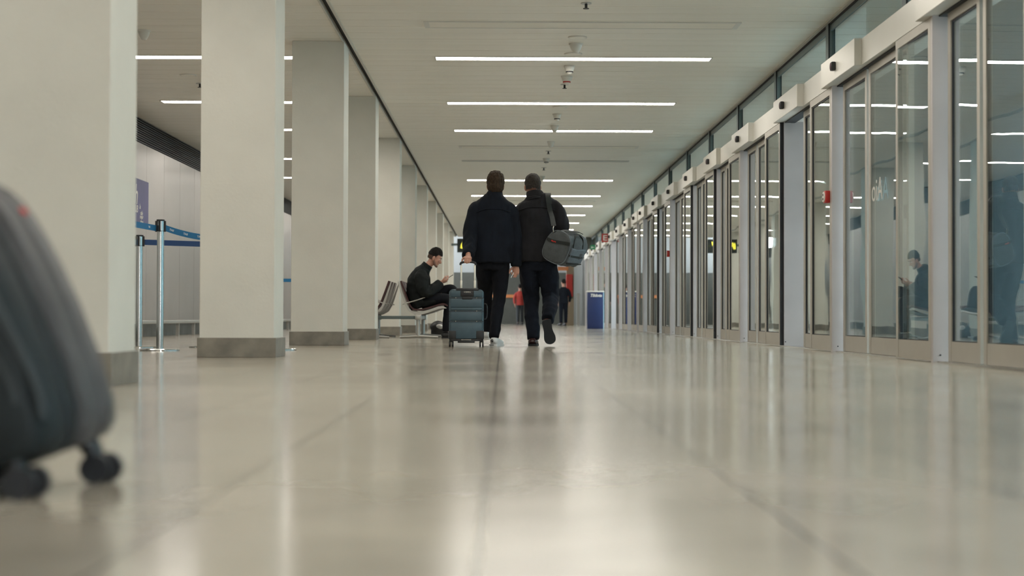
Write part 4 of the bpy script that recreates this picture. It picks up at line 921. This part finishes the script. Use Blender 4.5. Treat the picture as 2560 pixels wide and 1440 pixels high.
bm = bmesh.new(); ribbon(bm, [(cl.x, cl.y, cl.z), (0.512, 16.50, 1.34), (0.494, 16.625, 1.42), (0.480, 16.640, 1.50), (0.475, 16.70, 1.590), (0.475, 16.80, 1.605), (0.48, 16.90, 1.56), (0.50, 16.95, 1.40), (0.56, 16.93, 1.25)], 0.050, (1, 0, 0), 0.005)
sp = obj('shoulder_strap', bm, 'strap', r, smooth=True)
obj('shoulder_pad', (lambda b_: (ribbon(b_, [(0.487, 16.634, 1.49), (0.479, 16.638, 1.53), (0.475, 16.685, 1.59), (0.475, 16.76, 1.615)], 0.058, (1, 0, 0), 0.010), b_)[1])(bmesh.new()), 'strap', sp, smooth=True)

for o_ in C.objects:
    if o_.parent is None and (o_.get('label') or '').startswith(('person in a charcoal', 'grey canvas duffel')): o_.location.y += 0.16

# ---------------- seated man
r = thing('person', 'person with short black hair in a black jacket, seated and looking at a phone', 'person', (-1.15, 22.9, 0))
SY = 22.88
Rh = RZ(-PI/2) @ RX(-0.52)
hc = (-0.968, SY, 1.160)
bm = bmesh.new(); head(bm, hc, Rh, 1.0)
tube(bm, [(-1.16, SY, 0.93), (-1.11, SY, 0.99), (-1.05, SY, 1.06), (-1.0, SY, 1.12)], [(0.075, 0.07), (0.062, 0.060), (0.055, 0.053), (0.055, 0.055)], hint=(0, 1, 0), seg=18)
tube(bm, [(-1.20, SY, 0.60), (-1.22, SY, 0.66), (-1.22, SY, 0.8), (-1.17, SY, 0.93)], [(0.16, 0.11), (0.15, 0.11), (0.16, 0.11), (0.13, 0.08)], hint=(0, 1, 0), seg=22)
for s in (-1, 1):
    tube(bm, [(-1.16, SY+s*0.17, 0.90), (-1.10, SY+s*0.21, 0.66), (-0.88, SY+s*0.07, 0.80)], [0.05, 0.038, 0.028], seg=14)
    tube(bm, [(-1.20, SY+s*0.09, 0.53), (-0.80, SY+s*0.11, 0.56), (-0.80, SY+s*0.11, 0.10)], [0.08, 0.055, 0.036], seg=14)
hand(bm, (-0.880, SY-0.070, 0.800), (0.92, 0.25, 0.30), (0, 0.5, 0.85), [0.35, 0.5, 0.6, 0.65], 1, length=0.18)
hand(bm, (-0.880, SY+0.070, 0.800), (0.92, -0.25, 0.30), (0, -0.5, 0.85), [0.45, 0.5, 0.6, 0.65], -1, length=0.18)
obj('body', fuse(bm, 0.0055, 1), 'skin', r)
face_parts(r, hc, Rh, 1.0, 'hairblack')
hair('hair', hc, Rh, 0.99, 'hairblack', r, top=0.014, low=0.012, back_low=-0.008, seed=14, rough=0.008)
def stubble(b_):
    P_ = lambda a, b, d_: Vector(hc) + Rh @ Vector((a, b, d_))
    tube(b_, [P_(-0.068, -0.002, -0.03), P_(-0.064, 0.02, -0.065), P_(-0.045, 0.055, -0.096), P_(0, 0.085, -0.109), P_(0.045, 0.055, -0.096), P_(0.064, 0.02, -0.065), P_(0.068, -0.002, -0.03)], [(0.012, 0.006), (0.016, 0.009), (0.019, 0.012), (0.016, 0.013), (0.019, 0.012), (0.016, 0.009), (0.012, 0.006)], hint=Rh @ Vector((0, 0, 1)), seg=14)
    return b_
hair('hair_fade', hc, Rh, 0.925, 'fade', r, top=0.004, low=-0.035, back_low=-0.065, seed=15, rough=0.001)
obj('stubble', stubble(bmesh.new()), 'stubble', r, smooth=True)
bm = bmesh.new()
tube(bm, [(-1.19, SY, 0.435), (-1.215, SY, 0.56), (-1.225, SY, 0.68), (-1.215, SY, 0.80), (-1.175, SY, 0.90), (-1.13, SY, 0.965), (-1.095, SY, 1.0)],
     [(0.215, 0.135), (0.21, 0.14), (0.20, 0.145), (0.20, 0.145), (0.18, 0.125), (0.12, 0.095), (0.078, 0.075)], hint=(0, 1, 0), seg=32, power=2.3)
for s in (-1, 1):
    tube(bm, [(-1.17, SY+s*0.14, 0.915), (-1.155, SY+s*0.20, 0.87), (-1.14, SY+s*0.235, 0.77), (-1.10, SY+s*0.235, 0.66), (-1.01, SY+s*0.18, 0.685), (-0.895, SY+s*0.085, 0.785)], [(0.065, 0.08), (0.076, 0.095), (0.074, 0.09), (0.076, 0.082), (0.068, 0.074), (0.058, 0.062)], hint=(0, 1, 0), seg=20)
tube(bm, [(-1.15, SY, 0.50), (-1.0, SY, 0.52), (-0.92, SY, 0.53)], [(0.21, 0.10), (0.20, 0.085), (0.18, 0.05)], hint=(0, 1, 0), seg=24)
obj('jacket', fuse(bm, 0.009, 5, fold=0.013, fscale=(8, 6, 8), seed=40), 'puffer', r)
bm = bmesh.new(); tube(bm, [(-1.145, SY, 0.95), (-1.110, SY, 1.00), (-1.070, SY, 1.055)], [(0.105, 0.10), (0.088, 0.084), (0.080, 0.076)], hint=(0, 1, 0), seg=24); obj('collar', bm, 'puffer', r, smooth=True)
bm = bmesh.new()
tube(bm, [(-1.22, SY-0.085, 0.52), (-1.0, SY-0.10, 0.545), (-0.82, SY-0.12, 0.565), (-0.765, SY-0.12, 0.50), (-0.785, SY-0.12, 0.30), (-0.80, SY-0.12, 0.10)], [(0.10, 0.09), (0.09, 0.085), (0.075, 0.075), (0.068, 0.07), (0.062, 0.065), (0.055, 0.06)], hint=(0, 1, 0), seg=20)
tube(bm, [(-1.22, SY+0.085, 0.53), (-1.0, SY+0.10, 0.60), (-0.80, SY+0.10, 0.69), (-0.72, SY+0.06, 0.69), (-0.66, SY-0.02, 0.56), (-0.62, SY-0.10, 0.44)], [(0.10, 0.09), (0.09, 0.085), (0.075, 0.075), (0.066, 0.066), (0.060, 0.062), (0.052, 0.056)], hint=(0, 1, 0), seg=20)
obj('trousers', fuse(bm, 0.010, 4, fold=0.006, seed=50), 'trouser', r)
shoe(r, (-0.87, SY-0.12, 0.0), (-0.60, SY-0.13, 0.0), (0, 0, 1), 'black', 'sole', w_=0.046, hh=0.055)
shoe(r, (-0.66, SY-0.13, 0.36), (-0.42, SY-0.22, 0.40), (0.1, 0, 1), 'black', 'whiteleather', w_=0.046, hh=0.055)
ph = bmesh.new(); box(ph, -0.075, 0.075, -0.036, 0.036, -0.004, 0.004, bev=0.003)
for v_ in ph.verts: v_.co = Matrix.Translation((-0.775, SY, 0.868)) @ Matrix.Rotation(-0.55, 4, 'Y') @ v_.co
tag(obj('phone', ph, 'phone', smooth=True), 'black phone held in both hands by the seated man', 'phone')

# ---------------- far people, out of focus
def far_person(label, x_, y_, m_top, m_leg, m_hair, walk=0.12, face=0.0):
    r = thing('person', label, 'person', (x_, y_, 0)); X, Y = x_, y_
    bm = bmesh.new(); hc = (X, Y, 1.60); Rh = RZ(face); head(bm, hc, Rh, 1.0)
    tube(bm, [(X, Y, 1.30), (X, Y, 1.42), (X, Y, 1.55)], [(0.09, 0.07), (0.06, 0.058), (0.055, 0.055)], seg=14)
    tube(bm, [(X, Y, 0.85), (X, Y, 1.1), (X, Y, 1.34)], [(0.14, 0.10), (0.13, 0.09), (0.15, 0.08)], seg=18)
    for s in (-1, 1):
        tube(bm, [(X+s*0.17, Y, 1.32), (X+s*0.24, Y+s*0.05, 1.07), (X+s*0.22, Y+s*0.12, 0.85)], [0.045, 0.036, 0.026], seg=12)
        tube(bm, [(X+s*0.08, Y, 0.88), (X+s*0.09, Y+s*walk*0.6, 0.48), (X+s*0.09, Y+s*walk, 0.09)], [0.08, 0.052, 0.035], seg=12)
        hand(bm, (X+s*0.22, Y+s*0.12, 0.85), (0, 0.1, -1), (-s, 0, 0), 0.3, 1, length=0.17)
    obj('body', fuse(bm, 0.010, 1), 'skin', r)
    hair('hair', hc, Rh, 1.0, m_hair, r, seed=x_, voxel=0.01)
    bm = bmesh.new(); tube(bm, [(X, Y, 0.82), (X, Y, 1.0), (X, Y, 1.2), (X, Y, 1.33), (X, Y, 1.42)], [(0.18, 0.13), (0.165, 0.12), (0.18, 0.125), (0.17, 0.10), (0.08, 0.07)], seg=24)
    for s in (-1, 1): tube(bm, [(X+s*0.13, Y, 1.33), (X+s*0.20, Y+s*0.02, 1.24), (X+s*0.245, Y+s*0.05, 1.07), (X+s*0.225, Y+s*0.12, 0.88)], [(0.06, 0.06), (0.06, 0.06), (0.052, 0.052), (0.042, 0.042)], seg=14)
    obj('jacket', fuse(bm, 0.012, 3, fold=0.006), m_top, r)
    bm = bmesh.new(); tube(bm, [(X, Y, 0.95), (X, Y, 0.80)], [(0.15, 0.11), (0.15, 0.10)], seg=20, k=2)
    for s in (-1, 1): tube(bm, [(X+s*0.08, Y, 0.86), (X+s*0.09, Y+s*walk*0.6, 0.48), (X+s*0.09, Y+s*walk, 0.10)], [0.095, 0.072, 0.058], seg=16)
    obj('trousers', fuse(bm, 0.012, 3), m_leg, r)
    for s in (-1, 1): shoe(r, (X+s*0.09, Y+s*walk-0.08, 0), (X+s*0.09+0.17*math.sin(-face), Y+s*walk+0.18*math.cos(face), 0), (0, 0, 1), 'black', 'sole')
far_person('distant person in a red top and dark trousers before the far wall', 0.73, 68.0, 'redshirt', 'greypants', 'hairblack')
far_person('distant person in dark navy clothes standing beside the tan pillar', 2.22, 58.6, 'navy', 'trouser2', 'hairblack', walk=0.04, face=0.6)

# ================================================================== FOREGROUND SUITCASE
r = thing('suitcase', 'large dark ribbed suitcase in the foreground, cut off by the left edge', 'suitcase', (-0.95, 2.76, 0))
prof = [(-0.740, 0.080), (-0.716, 0.092), (-0.704, 0.115), (-0.707, 0.155), (-0.730, 0.225), (-0.769, 0.324), (-0.798, 0.385), (-0.828, 0.441), (-0.850, 0.477), (-0.872, 0.505), (-0.895, 0.526), (-0.925, 0.542), (-0.97, 0.553),
        (-1.03, 0.548), (-1.09, 0.525), (-1.13, 0.485), (-1.14, 0.43), (-1.12, 0.35), (-1.08, 0.24), (-1.04, 0.14), (-1.01, 0.08), (-0.975, 0.068), (-0.90, 0.060), (-0.80, 0.062)]
ctr = Vector((-0.93, 0, 0.30))
def shell(bm, secs):
    rings = []
    for yy, ins in secs:
        ring = []
        for a, b in prof:
            d = Vector((a-ctr.x, 0, b-ctr.z)); l = d.length; d = d*(l-ins)/l; ring.append(bm.verts.new((ctr.x+d.x+0.010+(yy-2.91)*0.16, yy, ctr.z+d.z+(yy-2.91)*(0.09 if ctr.z+d.z < 0.2 else 0.0))))
        rings.append(ring)
    for a, b in zip(rings, rings[1:]):
        n = len(a)
        for i in range(n): bm.faces.new((a[i], a[(i+1) % n], b[(i+1) % n], b[i]))
    bm.faces.new(rings[0]); bm.faces.new(list(reversed(rings[-1])))
Y0 = 2.60
bm = bmesh.new(); shell(bm, [(Y0, 0.035), (Y0+0.006, 0.018), (Y0+0.02, 0.006), (Y0+0.05, 0.002), (Y0+0.065, 0.0), (Y0+0.085, 0.0), (Y0+0.092, 0.012), (Y0+0.102, 0.012), (Y0+0.109, 0.0), (Y0+0.125, 0.0), (Y0+0.132, 0.010)])
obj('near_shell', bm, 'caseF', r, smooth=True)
bm = bmesh.new(); shell(bm, [(Y0+0.132, 0.016), (Y0+0.165, 0.016)]); obj('zip_gusset', bm, 'black', r, smooth=True)
bm = bmesh.new(); shell(bm, [(Y0+0.165, 0.010), (Y0+0.172, 0.0), (Y0+0.22, -0.002), (Y0+0.225, 0.004), (Y0+0.232, 0.004), (Y0+0.237, -0.002), (Y0+0.29, 0.000), (Y0+0.305, 0.010), (Y0+0.315, 0.035)])
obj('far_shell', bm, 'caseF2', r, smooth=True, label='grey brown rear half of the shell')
bm = bmesh.new()
for k in range(5):
    off = 0.055+k*0.055
    pts = []
    for a, b in prof[2:12]:
        d = Vector((a-ctr.x, 0, b-ctr.z)); l = d.length; pts.append((ctr.x+d.x*(l-off)/l, Y0+0.006, ctr.z+d.z*(l-off*0.6)/l))
    tube(bm, pts, [(0.010, 0.008)]*len(pts), hint=(0, 1, 0), seg=8, k=2)
obj('ribs', bm, 'caseRib', r, smooth=True)
bm = bmesh.new(); ell(bm, (-0.858, Y0+0.255, 0.484), (0.010, 0.014, 0.010)); obj('badge', bm, 'red', r, smooth=True, label='small red badge')
bm = bmesh.new(); tube(bm, [(-1.02, Y0+0.09, 0.545), (-1.0, Y0+0.09, 0.585), (-0.98, Y0+0.15, 0.595), (-0.98, Y0+0.21, 0.585), (-0.99, Y0+0.22, 0.545)], 0.010, seg=10, hint=(1, 0, 0)); obj('carry_handle', bm, 'black', r, smooth=True)
for xx, yy in ((-0.785, Y0+0.03), (-0.728, Y0+0.29), (-0.985, Y0+0.03), (-0.93, Y0+0.29)):
    bm = bmesh.new(); tube(bm, [(xx-0.02, yy, 0.075), (xx-0.008, yy, 0.055), (xx, yy, 0.035)], [(0.020, 0.024), (0.018, 0.020), (0.012, 0.016)], hint=(1, 0, 0), seg=14); ch = obj('caster', bm, 'black', r, smooth=True)
    for q in (-0.015, 0.015):
        bm = bmesh.new(); cyl(bm, (xx+0.006+q*0.5, yy+q, 0.027), 0.027, 0.020, seg=28, axis='y'); obj('wheel', bm, 'rubber', ch, smooth=True)
